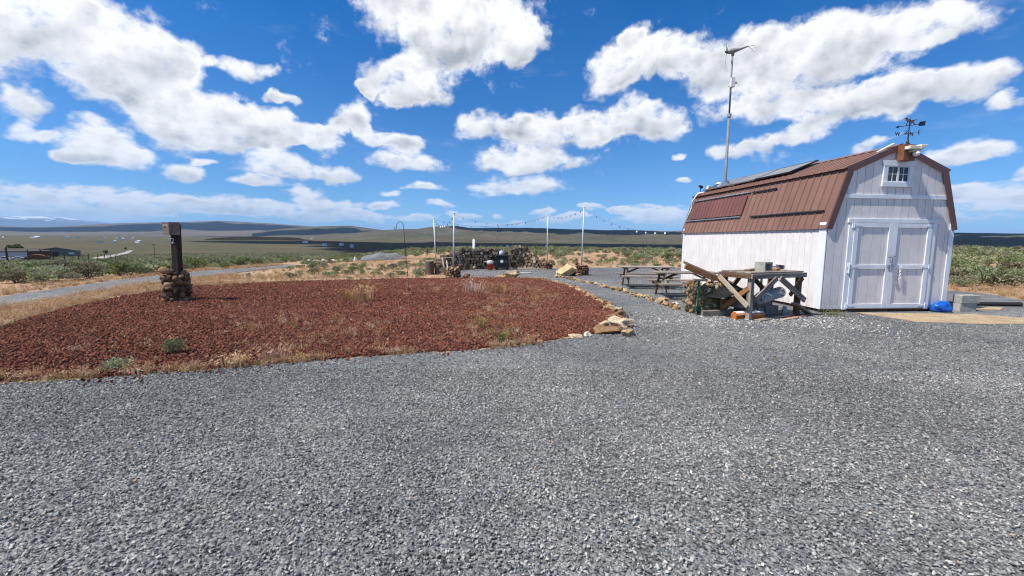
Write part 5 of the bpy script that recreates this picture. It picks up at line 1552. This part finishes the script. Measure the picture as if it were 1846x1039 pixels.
e = empty('vent_pipe', (-2.42, 27.2, 0), 0, 'white pipe standing up behind the woodpile', 'pipe'); MB().tube([(0, 0, -.1), (0, 0, 1.62)], .075, 12).build('tube', WHITEP, e, smooth=True); MB().lathe([(.08, 1.6), (.085, 1.63), (.05, 1.65)], n=12).build('cap', WHITEP, e)

# --- work table with its clutter
WO = Vector((4.83, 8.64, 0)); WR = 0.392
wt = empty('work_table', WO, WR, 'rough brown timber work table with diagonal braces by the shed', 'table')
def wp(x, y, z): return WO + Matrix.Rotation(WR, 3, 'Z') @ Vector((x, y, z))
TL_, TW_ = 1.52, .70
for x, y, mt in ((.03, .03, GREYW), (.03, TW_ - .03, ORANGEW), (TL_ - .05, .03, BROWNW), (TL_ - .05, TW_ - .03, BROWNW)):
    board('leg', (x, y, 0), (x, y, .85), .095, .095, mt, wt, up=(0, 1, 0))
for k in range(4): board('top_plank', (-.04, .08 + k * .178, .972), (TL_ + .04, .08 + k * .178, .972), .172, .030, GREYW, wt)
board('apron', (-.06, -.045, .905), (TL_ + .06, -.045, .905), .045, .10, GREYW, wt); board('apron', (-.06, TW_ + .045, .905), (TL_ + .06, TW_ + .045, .905), .045, .10, BROWNW, wt)
board('apron', (-.045, -.02, .905), (-.045, TW_ + .02, .905), .045, .10, BROWNW, wt); board('apron', (TL_ + .0, .0, .905), (TL_ + .0, TW_, .905), .045, .10, BROWNW, wt)
board('brace', (-.085, TW_ + .02, .86), (-.085, -.02, .30), .03, .10, PALEW, wt, up=(0, 0, 1), label='pale new pine brace')
board('brace', (-.02, TW_ - .06, .18), (-.02, .04, .66), .04, .10, ORANGEW, wt, label='orange-brown brace')
board('brace', (.06, -.09, .46), (.62, -.09, .86), .04, .10, GREYW, wt); board('brace', (.72, -.09, .86), (TL_ + .02, -.09, .36), .04, .11, GREYW, wt)
board('brace', (TL_ - .02, -.03, .84), (TL_ - .38, -.03, .48), .04, .09, BROWNW, wt); board('brace', (.85, TW_ + .0, .86), (TL_ - .05, TW_ + .0, .40), .04, .10, BROWNW, wt)
board('brace', (.55, TW_ + .0, .86), (.08, TW_ + .0, .40), .04, .10, BROWNW, wt)
def cinder(name, M, mat, label, group=None, size=(.39, .19, .19), cores=2):
    """hollow block: a shell with two square cores"""
    lx, ly, lz = size; t = .032; m = MB()
    m.box(0, lx, 0, t, 0, lz); m.box(0, lx, ly - t, ly, 0, lz)
    for a in ((0, lx / 2 - t / 2, lx - t) if cores == 2 else (0, lx - t)): m.box(a, a + t, t + .0005, ly - t - .0005, .0005, lz - .0005)
    o = m.build(name, mat, matrix=M); return tag(o, label, 'block', group)
def WM(x, y, z, rz=0, rx=0, ry=0): return Matrix.Translation(wp(x, y, z)) @ Matrix.Rotation(WR + rz, 4, 'Z') @ Matrix.Rotation(ry, 4, 'Y') @ Matrix.Rotation(rx, 4, 'X')
cinder('concrete_block', WM(.50, .34, .989, -.02, math.pi / 2), BLOCK, 'pale hollow concrete block sitting on the work table', size=(.22, .19, .24), cores=1)
o = MB().box(0, .15, 0, .09, 0, .05).build('brick', simple('orange_brick', (.36, .16, .075), .9, .2, 12, .4, .005), matrix=WM(.93, .16, .9885, .2), bevel=.005); o.name = 'loose_brick'; tag(o, 'small orange brick lying beside the block on the work table', 'brick')
pts = [wp(1.16 + .20 * math.cos(a), .40 + .20 * math.sin(a), 1.0 + .002 * i) for i, a in enumerate(np.linspace(0, 13, 44))]
o = MB().tube(pts, .014, 6).build('hose', IRON, smooth=True); tag(o, 'coiled black hose on the right end of the work table', 'hose')
o = board('loose_board', wp(.22, .30, 1.008), wp(.78, .52, 1.008), .12, .028, BROWNW); tag(o, 'short brown board lying on the work table top', 'board')
# concrete blocks below
q = random.Random(8)
for (x, y, z, lb) in ((.40, .30, 0, 'bottom-row grey block under the table, next to the orange curb'), (.64, .30, 0, 'bottom-row grey block second from the orange curb'), (.88, .30, 0, 'bottom-row grey block third from the orange curb'), (1.10, .32, 0, 'bottom-row block nearest the blue jug'),
                      (.14, .32, .20, 'upper-row grey block right behind the grey table leg'), (.40, .34, .20, 'upper-row grey block under the wire roll end'), (.64, .33, .20, 'upper-row grey block below the middle of the wire roll'), (.88, .34, .20, 'upper-row grey block showing its hollow end')):
    side_on = z > 0 and x < .3
    cinder('concrete_block', WM(x, y, z + .008 if z == 0 else z + .002, q.gauss(0, .03)), DBLOCK, lb, 'blocks under the work table', size=(.215, .40, .19))
ORG = simple('orange_curb_paint', (.52, .155, .030), .75, .15, 9, .4, .005, dirt=(.30, .12, .05), dirt_amt=.5)
for (x, y, lb) in ((.08, .02, 'orange curb block with white top beneath the front of the table'), (-.20, .10, 'shaded orange curb block left of the table leg')):
    e = empty('curb_block', wp(x, y + .03, .008), WR - .08, lb, 'curb'); Lc = .42 if x > 0 else .34
    MB().prism([(0, 0), (.15, 0), (.15, .10), (.11, .15), (.04, .15), (0, .10)], 0, Lc, axis='x').build('body', ORG, e, bevel=.006)
    MB().prism([(-.001, .095), (.04, .153), (.11, .153), (.145, .112), (.11, .151), (.04, .151)], .03, Lc - .02, axis='x').build('white_top', WHITEP, e)
e = empty('jug', wp(1.34, .20, .008), 0, 'pale blue plastic jug at the right end of the stacked blocks', 'jug'); MB().lathe([(.05, 0), (.06, .02), (.06, .11), (.04, .16), (.03, .18)], n=14).build('bottle', simple('blue_white_plastic', (.42, .47, .55), .35, .1, 6, .05), e, smooth=True); MB().lathe([(.034, .181), (.034, .21)], n=10).build('cap', WHITEP, e)
ROLLM = simple('bright_zinc_wire', (.42, .45, .49), .4, .15, 6, 0)
# roll of galvanised mesh slung under the table
e = empty('wire_roll', wp(.30, .02, .445), 0, 'roll of galvanised wire mesh slung under the work table', 'wire roll')
M, Lr = frame((0, 0, 0), Matrix.Rotation(WR, 3, 'Z') @ Vector((.88, .20, .07)))
for nm, rr_, nt in (('outer_wrap', .115, 26), ('inner_wrap', .09, 24), ('core_wrap', .06, 20)):
    m = MB()
    for k in range(nt): m.tube([(Lr * k / (nt - 1), rr_ * math.cos(a), rr_ * math.sin(a)) for a in np.linspace(0, 6.283, 17)], .0042, 4, False)
    for k in range(20): a = 6.283 * k / 20; m.tube([(0, rr_ * math.cos(a), rr_ * math.sin(a)), (Lr, rr_ * math.cos(a), rr_ * math.sin(a))], .0028, 4, False)
    m.build(nm, ROLLM, e, matrix=M, fix=False)
# upright wire fencing behind the table, black sheet, planks and timbers on the ground
e = empty('wire_fence_panel', wp(-.55, .98, 0), WR, 'upright panel of loose wire fencing between work table and shed wall', 'fence panel')
m = MB()
for k in range(22): m.tube([(k * .1, 0, 0), (k * .1 + .02 * math.sin(k), .02 * math.sin(k * 2.1), .92)], .0016, 4, False)
for k in range(8): m.tube([(0, 0, .12 * k + .05), (1.05, .02, .12 * k + .05 + .01 * math.sin(k)), (2.1, 0, .12 * k + .05)], .0016, 4, False)
m.build('mesh_panel', WIRE, e, fix=False); MB().box(2.1, 2.135, -.02, .015, 0, 1.0).build('stake', GREENP, e)
TARP = simple('black_plastic_sheet', (.012, .012, .013), .45, .2, 6, .4, .02)
V = [(x, y, .36 + .30 * math.exp(-((x - .1) / .3) ** 2) * (1 - abs(y - .3)) + .03 * mnoise.noise(Vector((x * 5, y * 5, 0)))) for y in np.linspace(0, .55, 7) for x in np.linspace(-.4, .75, 13)]
Fc = [(j * 13 + i, j * 13 + i + 1, j * 13 + i + 14, j * 13 + i + 13) for j in range(6) for i in range(12)]
o = link('plastic_sheet', mesh_np('plastic_sheet', V, Fc, TARP, True), matrix=WM(.02, .30, .05)); sm_ = o.modifiers.new('thick', 'SOLIDIFY'); sm_.thickness = .006; tag(o, 'crumpled black plastic sheet over the blocks under the table', 'sheet')
for (p0, p1, w, mt, lb) in ((wp(.04, -.16, .03), wp(1.62, .10, .03), .13, OLDW, 'long bleached plank on the gravel along the table front'), (wp(.85, -.22, .022), wp(1.75, -.05, .03), .09, simple('faded_red_board', (.42, .20, .14), .85, .2, 9, .3), 'faded red board lying beside the bleached plank'), (wp(.62, -.26, .022), wp(1.15, -.20, .022), .07, PALEW, 'short pale offcut in front of the red board')):
    o = board('ground_plank', p0, p1, w, .025, mt); tag(o, lb, 'plank')
o = board('leaning_plank', wp(1.30, -.04, .30), wp(1.86, -.02, .02), .16, .035, GREYW); tag(o, 'grey plank leaning against the right table leg', 'plank')
RUSTM = simple('rusty_frame', (.17, .065, .035), .8, .3, 10, .3)
e = empty('rusty_bracket', wp(1.22, .48, .21), WR, 'rust-coloured metal frame beside the wire roll', 'bracket'); m = MB(); m.tube([(0, 0, 0), (.0, 0, .30), (.14, .05, .30), (.14, .05, 0)], .014, 5); m.build('bent_bar', RUSTM, e); MB().tube([(0, 0, .15), (.14, .05, .15)], .012, 5).build('cross_bar', RUSTM, e)
e = empty('landscape_timber', (4.06, 9.02, 0.006), .16, 'dark grooved landscape timber before the stone cage', 'timber'); MB().prism([(0, 0), (.07, 0), (.07, .12), (.055, .135), (.015, .135), (0, .12)], 0, 1.15, axis='x').build('beam', GREYW, e)
# stone cage
co = empty('stone_cage', (3.99, 9.24, 0.006), .16, 'green-posted wire cage full of tan stones beside the work table', 'cage')
stone_ring(co, 0, .60, 5, .122, CSTONES, seed=9, box=(.92, .58))
MB().box(.09, .83, .09, .49, .01, .56).build('core', CAGE_M, co)
basket(co, 0, .64, box=(.92, .58), nh=6, mat=GREENP, t=.003)
m = MB(); m.box(.02, .065, -.030, -.010, 0, .74); m.box(.037, .047, -.045, -.0305, 0, .74); m.build('corner_post', GREENP, co); MB().box(-.01, .10, -.05, .01, .08, .20).build('post_plate', GREENP, co)
MB().box(-.08, .18, -.04, .04, .745, .785).build('post_cap', GREYW, co)
for k, (x, y, lb) in enumerate(((.22, .12, 'white rock lying on top of the stone cage by its post'), (.52, .10, 'small white rock on the middle of the stone cage'))):
    p = co.matrix_basis @ Vector((x, y, 0)); o = rock(p.x, p.y, .16, k, lb, mesh=ROCKS[k].copy(), z=.70); o.data.materials[0] = wrock
# timbers resting across cage and table
o = board('roof_beam', (3.86, 9.60, 1.115), (5.10, 9.78, .62), .22, .045, BROWNW, up=(0, -.3, 1)); o.name = 'leaning_timber'; tag(o, 'wide brown timber sloping down over the stone cage', 'timber')
o = board('roof_beam', (3.82, 9.50, 1.05), (5.08, 9.66, .55), .05, .10, ORANGEW); o.name = 'leaning_timber.001'; tag(o, 'narrow orange-brown timber sloping under the wide one', 'timber')

# --- before the doors
MAT_M = simple('dusty_tan_mat', (.36, .27, .165), .95, .18, 3.5, .5, .01, dirt=(.22, .17, .11), dirt_amt=.6)
def flat(name, poly, z, mat, label, cat, lift=None, th=.012):
    m = MB(); m.prism(poly, z, z + th, axis='z'); o = m.build(name, mat); return tag(o, label, cat)
flat('ground_mat', [(7.86, 9.66), (8.20, 8.55), (9.3, 8.36), (11.6, 8.55), (10.45, 9.55), (9.2, 9.62)], .008, MAT_M, 'worn tan mat spread on the gravel before the shed doors', 'mat')
flat('ground_mat', [(10.6, 10.45), (11.7, 10.2), (12.2, 10.55), (11.0, 11.1)], .008, MAT_M, 'small tan board beyond the concrete blocks', 'board')
m = MB(); m.tube([(10.55, 11.30, .045), (11.6, 11.02, .045), (13.0, 10.88, .055)], [.05, .05, .06], 10); m.prism([(10.5, 11.75), (10.5, 11.30), (13.0, 10.88), (13.02, 11.15), (11.7, 11.6)], .010, .028, axis='z')
o = m.build('rubber_mat', simple('black_rubber', (.02, .02, .021), .7, .2, 6, .2)); tag(o, 'black rubber mat with rolled edge beside the shed', 'mat')
cinder('solid_block', Matrix.Translation((10.50, 9.96, .008)) @ Matrix.Rotation(.10, 4, 'Z'), BLOCK, 'lower pale concrete block beside the right shed corner', 'blocks by the shed corner', size=(.42, .20, .19))
m = MB().box(0, .46, 0, .20, 0, .19).build('solid_block', BLOCK, matrix=Matrix.Translation((10.50, 9.95, .20)) @ Matrix.Rotation(.06, 4, 'Z'), bevel=.008); tag(m, 'upper pale concrete block stacked beside the right shed corner', 'block', 'blocks by the shed corner')
bag = bpy.data.meshes.new('tarp_bundle'); bm = bmesh.new(); bmesh.ops.create_icosphere(bm, subdivisions=4, radius=.5)
for v in bm.verts:
    c = v.co.copy(); v.co *= 1 + .30 * mnoise.noise(c * 3.1) + .16 * (1 - abs(mnoise.noise(c * 6.0))) + .05 * mnoise.noise(c * 15)
    if v.co.z < -.22: v.co.z = -.22 - (v.co.z + .22) * .05
bm.to_mesh(bag); bm.free(); bag.polygons.foreach_set('use_smooth', [True] * len(bag.polygons)); bag.materials.append(simple('blue_tarp', (.010, .110, .50), .35, .2, 7, .2, .01))
o = link('tarp_bundle', bag, loc=(10.02, 9.92, .085)); o.scale = (.40, .24, .30); tag(o, 'crumpled bright blue tarp bundle at the foot of the shed', 'tarp')
tg = empty('grass_clump', (7.05, 9.35, 0.0), 0, 'green weeds growing at the shed corner by the work table', 'grass')
link('blades', tuft('blades', 77, GREEN_M, 90, .16, .28, .8), tg)

# --- single plants on the red bed
o = plant_bush(-4.62, 5.76, .30, 1, 'round grey-green sage seedling alone on the red bed near its edge', None, name='sage_seedling', hs=1.15)
o = plant_bush(-4.70, 5.02, .32, 2, 'spreading sage seedling in dry grass at the edge of the red bed', None, name='sage_seedling', hs=.85)
for (x, y, b, h, s, mt, lb) in ((-3.75, 10.9, 120, .55, .22, STRAW_M, 'tallest straw grass clump in the middle of the red bed'), (-4.3, 11.2, 80, .38, .25, STRAW_M, 'lower straw grass clump beside the tallest one'), (-3.44, 5.16, 90, .20, .16, STRAW_M, 'yellow grass clump at the near edge of the red bed'), (-3.10, 5.55, 80, .22, .18, PINK_M, 'pinkish grass clump a step in from the near edge'), (-1.15, 12.9, 110, .45, .40, PINK_M, 'wide pale grass patch toward the far side of the bed'), (-.35, 12.6, 70, .38, .35, STRAW_M, 'thin pale grass patch facing the orange boulder'), (-.15, 6.55, 60, .28, .14, GREEN_M, 'yellow-green weed clump at the bed edge near its corner'), (-.55, 7.6, 40, .22, .10, GREEN_M, 'small green weed standing in the red rock')):
    e = empty('grass_clump', (x, y, .02), 0, lb, 'grass'); link('blades', tuft('blades', int(abs(x * 100)), mt, b, h, s, .6, w=.0045), e)

# ------------------------------------------------------------------ beyond the yard
RUSTT = simple('rusty_tank_steel', (.15, .070, .040), .75, .3, .8, .1, .02)
GREENH = simple('grey_green_house_paint', (.145, .175, .150), .8, .1, 1, .05)
DKROOF = simple('dark_shingle_roof', (.075, .065, .060), .9, .15, 2, .1)
REDW = simple('red_brown_house_wall', (.17, .065, .040), .85, .15, 1, .05)
PALEH = simple('off_white_house_wall', (.62, .63, .64), .7, .08, 1, .05)
FARW = simple('far_white_wall', (.74, .74, .74), .7, .05, .5, 0)
POSTM = simple('dark_fence_post', (.050, .042, .036), .9, .3, 9, .2)


def gable_house(e, w, d, h, rh, wall, roofm, eave=.4):
    MB().prism([(-w / 2, -1.5), (w / 2, -1.5), (w / 2, h), (0, h + rh), (-w / 2, h)], -d / 2, d / 2).build('wall', wall, e)
    m = MB()
    for s in (-1, 1): m.prism([(0, h + rh + .02), (0, h + rh + .22), (s * (w / 2 + eave), h - eave * rh / (w / 2) + .2), (s * (w / 2 + eave), h - eave * rh / (w / 2) + .0)], -d / 2 - eave, d / 2 + eave)
    m.build('roof', roofm, e)


def far_at(u, dist):
    """bearing u in degrees, distance in metres"""
    x, y = dist * math.sin(R(u)), dist * math.cos(R(u)); return x, y, gzf(x, y)


# the low house with its garage, tank, cars and tree
x, y, z = far_at(-46.5, 402); hg = empty('green_house', (x, y, z), .62, 'grey-green low house with dark gable roof far beyond the sage', 'house')
gable_house(hg, 19, 10, 3.6, 2.0, GREENH, DKROOF)
MB().box(-3.5, 1.2, -5.06, -5.005, 0, 2.8).build('garage_opening', IRON, hg); MB().box(5.6, 8.2, -5.05, -5.005, 1.4, 2.7).build('window', PALEH, hg); MB().box(-8.5, -7.0, -5.05, -5.005, 1.3, 2.6).build('window', GLASS, hg)
x, y, z = far_at(-48.75, 402); hb = empty('long_house', (x, y, z), .72, 'long dark-roofed house with white garage and red-brown front', 'house')
MB().box(-15, 3, -4, 4, -1.5, 3.3).build('wall', PALEH, hb); MB().box(3.05, 12, -4, 4, -1.5, 3.3).build('front_wall', REDW, hb); MB().prism([(-4.8, 3.32), (4.8, 3.32), (4.8, 3.6), (0, 5.3), (-4.8, 3.6)], -15.6, 12.6, axis='x').build('roof', DKROOF, hb)
MB().box(4.5, 10, -4.06, -4.005, 1.2, 2.3).build('window', GLASS, hb)
x, y, z = far_at(-47.85, 268); e = empty('rusty_tank', (x, y, z), .78, 'rust-brown half-round tank shed lying in the sage', 'tank')
arc = [(4.0 * math.cos(a), 2.9 * math.sin(a)) for a in np.linspace(0, math.pi, 15)]
MB().prism([(-4.0, -1.0)] + arc[::-1] + [(4.0, -1.0)], -4.5, 4.5).build('barrel', RUSTT, e); MB().prism([(p[0] * 1.02, p[1] * 1.02) for p in arc[::-1]], -4.62, -4.505).build('end_wall', simple('rust_end_wall', (.17, .065, .030), .8, .2, 1, .1), e); MB().prism([(p[0] * 1.02, p[1] * 1.02) for p in arc[::-1]], 4.505, 4.62).build('end_wall', RUSTT, e)
CARW = simple('white_car_paint', (.72, .73, .75), .3, .03, 1, 0)
for u, dd, lb in ((-49.8, 352, 'white pickup parked at the frame edge by the long house'), (-48.95, 360, 'white sedan parked in front of the long house')):
    x, y, z = far_at(u, dd); c = empty('parked_car', (x, y, z), .75, lb, 'car')
    prof = [(-2.3, .35), (2.3, .35), (2.3, .85), (1.2, 1.0), (.6, 1.55), (-1.0, 1.55), (-1.5, 1.05), (-2.3, .95)] if 'sedan' in lb else [(-2.7, .45), (2.7, .45), (2.7, 1.1), (1.5, 1.2), (1.0, 1.85), (-.6, 1.85), (-.7, 1.15), (-2.7, 1.1)]
    MB().prism(prof, -.9, .9).build('body', CARW, c, bevel=.05)
    MB().prism([(p[0] * .96, p[1] * .97) for p in prof[3:7]], -.905, .905).build('windows', GLASS, c)
    for sx in (-1.45, 1.45):
        for sy in (-.85, .85): MB().tube([(sx, sy - .1, .34), (sx, sy + .1, .34)], .34, 14).build('wheel', IRON, c)
TREE_M = leaf_mat('tree_leaf', [(.1, (.030, .050, .014)), (.5, (.070, .105, .028)), (1, (.12, .16, .05))])
def tree(u, dist, h, label, seed):
    x, y, z = far_at(u, dist); e = empty('leafy_tree', (x, y, z), 0, label, 'tree')
    q = random.Random(seed); V, Fc = [], []; L = [(Vector((q.gauss(0, h * .18), q.gauss(0, h * .18), h * q.uniform(.4, .85))), h * q.uniform(.14, .22)) for _ in range(9)]
    for i in range(900):
        c, r = q.choice(L); d = Vector((q.gauss(0, 1), q.gauss(0, 1), q.gauss(0, 1))).normalized(); p = c + d * r * q.uniform(.6, 1.05); a = Vector((q.gauss(0, 1), q.gauss(0, 1), q.gauss(0, 1))).normalized(); b = a.orthogonal().normalized(); s = h * .045
        k = len(V); V += [p - a * s, p + b * s * .7, p + a * s, p - b * s * .7]; Fc.append((k, k + 1, k + 2, k + 3))
    link('crown', mesh_np('crown', V, Fc, TREE_M), e)
    m = MB(); m.tube([(0, 0, -.5), (.1, 0, h * .3), (.0, .1, h * .6)], [h * .035, h * .028, h * .012], 7)
    for c, r in L[:5]: m.tube([(.05, 0, h * .35), tuple(c)], [h * .014, h * .005], 5)
    m.build('trunk', STEM_M, e)
tree(-49.25, 405, 7.5, 'bright green tree beside the long house', 1); tree(-48.85, 410, 8.5, 'darker taller tree behind the long house', 2); tree(-43.3, 420, 3.4, 'lone dark bush tree at the end of the pale drive', 3); tree(-41.9, 520, 3.0, 'small far dark tree past the pale drive', 4)
PALEROAD = simple('pale_gravel_drive', (.30, .285, .26), .95, .12, .3, .2, .02)
a = [far_at(u, d_) for u, d_ in ((-47.2, 292), (-46.0, 305), (-44.6, 335), (-43.4, 385), (-42.2, 450), (-41.6, 500))]; b_ = [far_at(u, d_) for u, d_ in ((-47.0, 272), (-45.6, 285), (-44.0, 312), (-42.7, 365), (-41.7, 440), (-41.3, 500))]
track('drive_road', resample([(p[0], p[1]) for p in a], 60), resample([(p[0], p[1]) for p in b_], 60), PALEROAD, 0.25)

# far homes as light specks on the plain
for i, (u, dd, w) in enumerate(((-49.6, 2100, 13), (-47.8, 2000, 32), (-45.9, 1900, 26), (-45.1, 1850, 14), (-44.3, 2050, 12), (-43.4, 1880, 20), (-42.4, 1900, 14), (-42.1, 1500, 18), (-41.3, 1750, 12), (-43.7, 900, 14), (-42.7, 1000, 10), (-40.9, 980, 12), (-39.3, 1900, 12), (-38.2, 1700, 14))):
    x, y, z = far_at(u, dd); e = empty('far_house', (x, y, z + .3), rng.uniform(-.4, .9), 'pale far-off homestead on the plain below the purple hills', 'house', 'far homesteads on the plain')
    w *= .62; gable_house(e, w, w * .6, 2.9, w * .10, FARW, FARW if i % 3 else DKROOF, .3)
for u, dd, w, lb in ((-24.9, 2300, 30, 'far white sheds on the slope above the bluff'), (-25.6, 1000, 26, 'long white roof below the dark bluff'), (-23.5, 700, 15, 'pale green roof on the shaded valley floor'), (-21.6, 760, 16, 'second pale green roof on the valley floor'), (-20.4, 640, 12, 'white trailer home at the edge of the sage'), (-.7, 900, 16, 'white home behind the stove on the valley floor'), (4.5, 880, 12, 'small white roof beside the woodpile lamp pole')):
    x, y, z = far_at(u, dd); e = empty('valley_house', (x, y, z + .8), rng.uniform(-.3, .3), lb, 'house'); w *= .36; gable_house(e, w, w * .6, 2.8, w * .09, FARW, FARW, .3)
x, y, z = far_at(8.0, 470); e = empty('camper_trailer', (x, y, z + 1.0), -.1, 'white camper trailer parked beyond the sage between the lamp poles', 'trailer')
MB().prism([(-5, .8), (5, .8), (5, 3.2), (3.6, 4.0), (-2.2, 4.2), (-5, 4.2)], -1.3, 1.3).build('body', FARW, e, bevel=.1); MB().box(-1.2, 1.4, -1.34, -1.305, 2.2, 3.1).build('window', GLASS, e)
for sx in (-.8, .5): MB().tube([(sx, -1.2, .45), (sx, 1.2, .45)], .45, 12).build('wheel', IRON, e)

# fence line and poles
fp = [(-30.5, 26.0), (-36.5, 32.5), (-42.5, 39.5), (-47.5, 44.5), (-52, 50), (-57, 56.5), (-62, 63), (-67, 69.5), (-72, 76), (-77, 82.5), (-82, 89), (-87, 95.5), (-92, 102), (-97, 108.5)]
first = None
for i, (x, y) in enumerate(fp):
    lb = 'thin dark fence post in the line crossing the sage flat'
    if i == 0: lb = 'nearest fence post of the line, at the frame edge'
    o = link('fence_post', first, loc=(x, y, gzf(x, y) - .3)) if first else None
    if o is None:
        o = MB().tube([(0, 0, 0), (0, 0, 1.75)], [.055, .045], 7).build('fence_post', POSTM, loc=(x, y, gzf(x, y) - .3)); first = o.data
    o.rotation_euler = (rng.gauss(0, .03), rng.gauss(0, .03), 0); tag(o, lb, 'fence post', 'posts of the fence line')
x, y = -45.2, 42.0; e = empty('fence_brace', (x, y, gzf(x, y)), .75, 'crossed pair of poles bracing the fence line', 'fence brace')
MB().tube([(-.55, 0, -.1), (.45, 0, 1.7)], .045, 7).build('pole', POSTM, e); MB().tube([(.5, .08, -.1), (-.6, .08, 1.7)], .045, 7).build('pole', POSTM, e)
for x, y, h, lb in ((-13.9, 44.6, 1.25, 'wooden stake by the grey gravel heap'), (-8.9, 45.0, 1.15, 'dark stake in the tan ground left of the lamp poles'), (-8.9, 50.5, 1.5, 'grey stake behind the leftmost lamp pole')):
    o = MB().tube([(0, 0, -.2), (0.03, 0, h)], [.06, .045], 7).build('stake', POSTM, loc=(x, y, gzf(x, y))); tag(o, lb, 'stake')
m = MB(); m.tube([(0, 0, -1), (0, 0, 9)], [.16, .11], 8); 
x, y, z = far_at(-39.7, 330); e = empty('utility_pole', (x, y, z), .4, 'lone utility pole on the sage flat beside the nest box', 'utility pole'); m.build('shaft', POSTM, e); MB().box(-1, 1, -.08, .08, 8.2, 8.4).build('crossarm', POSTM, e)
for u, dd in ((14.2, 1500), (15.5, 1500), (16.8, 1500)):
    x, y, z = far_at(u, dd); e = empty('utility_pole', (x, y, z), .4, 'far utility pole on the ridge between lamp pole and shed', 'utility pole', 'far utility poles'); MB().tube([(0, 0, -1), (0, 0, 13)], [.3, .22], 7).build('shaft', POSTM, e); MB().box(-1.6, 1.6, -.1, .1, 11.6, 12).build('crossarm', POSTM, e)

# pile of white rocks and heap of gravel on the tan ground
WH = [rock_mesh('white_rock', 700 + k, wrock, 2, .4, (1, .8, .7), cuts=6) for k in range(4)]
for k in range(13):
    x, y = -18.9 + .42 * k + rng.gauss(0, .15) - 0.0, 38.6 - .10 * k + rng.gauss(0, .3); o = link('white_rock', WH[k % 4], loc=(x, y, gzf(x, y) + .10), rot=(rng.uniform(0, 6), rng.uniform(0, 6), rng.uniform(0, 6))); s = rng.uniform(.34, .62); o.scale = (s, s, s * .7); tag(o, 'white rock in the heap on the tan ground beyond the track', 'rock', 'heap of white rocks')
hm = bpy.data.meshes.new('gravel_heap'); bm = bmesh.new(); bmesh.ops.create_icosphere(bm, subdivisions=4, radius=1)
for v in bm.verts: v.co = Vector((v.co.x * 2.1, v.co.y * 1.3, max(v.co.z, -.1) * .62 * (1 + .3 * mnoise.noise(v.co * 2))))
bm.to_mesh(hm); bm.free(); hm.materials.append(GRAVEL); o = link('gravel_heap', hm, loc=(-11.5, 38.6, gzf(-11.5, 38.6))); tag(o, 'low heap of grey gravel on the tan ground', 'gravel heap')

# ------------------------------------------------------------------ clouds added out of view above, to shade valley and hills, and the air
CLOUD_M, t, b = new_mat('cumulus'); b.inputs['Base Color'].default_value = (.9, .9, .9, 1); b.inputs['Roughness'].default_value = 1; b.inputs['Specular IOR Level'].default_value = 0
def shade_cloud(sx, sy, H, rx, ry, rot, seed, label):  # sx, sy: where the shade should fall; the mesh is set sunward, above the frame
    k = 1 / math.tan(SUN_EL); cx, cy = sx + H * k * math.sin(SUN_AZ), sy + H * k * math.cos(SUN_AZ)
    me = bpy.data.meshes.new('shade_cloud'); bm = bmesh.new(); bmesh.ops.create_icosphere(bm, subdivisions=5, radius=1)
    off = Vector((seed * 7.1, seed * 3.3, seed))
    for v in bm.verts:
        c = v.co.copy(); f = 1 + .55 * mnoise.noise(c * 1.7 + off) + .30 * mnoise.noise(c * 4.1 + off) + .15 * mnoise.noise(c * 9 + off)
        v.co = Vector((c.x * f, c.y * f, max(c.z, -.25) * f))
    bm.to_mesh(me); bm.free(); me.materials.append(CLOUD_M)
    me.polygons.foreach_set('use_smooth', [True] * len(me.polygons))
    o = link('shade_cloud', me, loc=(cx, cy, H), rot=(0, 0, rot)); o.scale = (rx, ry, min(rx, ry) * .35)
    return tag(o, label, 'shade_cloud', 'shade clouds added overhead', kind='stuff')
shade_cloud(110, 1120, 1750, 640, 640, .1, 1, 'unseen cumulus added to shade the valley floor')
shade_cloud(620, 4150, 3300, 1000, 480, -.12, 2, 'unseen cumulus added to shade the middle hills')
shade_cloud(2050, 1900, 2300, 900, 700, .3, 3, 'unseen cumulus added to shade the eastern hills')
shade_cloud(-3000, 4300, 4300, 1700, 520, .7, 4, 'unseen cumulus added to shade the western plain')
shade_cloud(-5700, 7300, 7800, 3600, 1500, .75, 6, 'unseen cumulus added to shade the western hills')
shade_cloud(3400, 3300, 3300, 900, 350, -.6, 5, 'unseen cumulus added to shade the far eastern ridge')

hz, t, b = new_mat('thin_blue_air')
t.nodes.remove(b); out = [n for n in t.nodes if n.type == 'OUTPUT_MATERIAL'][0]
pv = t.nodes.new('ShaderNodeVolumePrincipled'); pv.inputs['Color'].default_value = (.42, .66, 1.0, 1); pv.inputs['Density'].default_value = 3.4e-5; pv.inputs['Anisotropy'].default_value = 0.0
t.links.new(pv.outputs[0], out.inputs['Volume'])
o = MB().box(-52000, 52000, -52000, 52000, -60, 1290).build('haze', hz); tag(o, 'thin blue haze lying over the plain and hills', 'haze', kind='stuff')
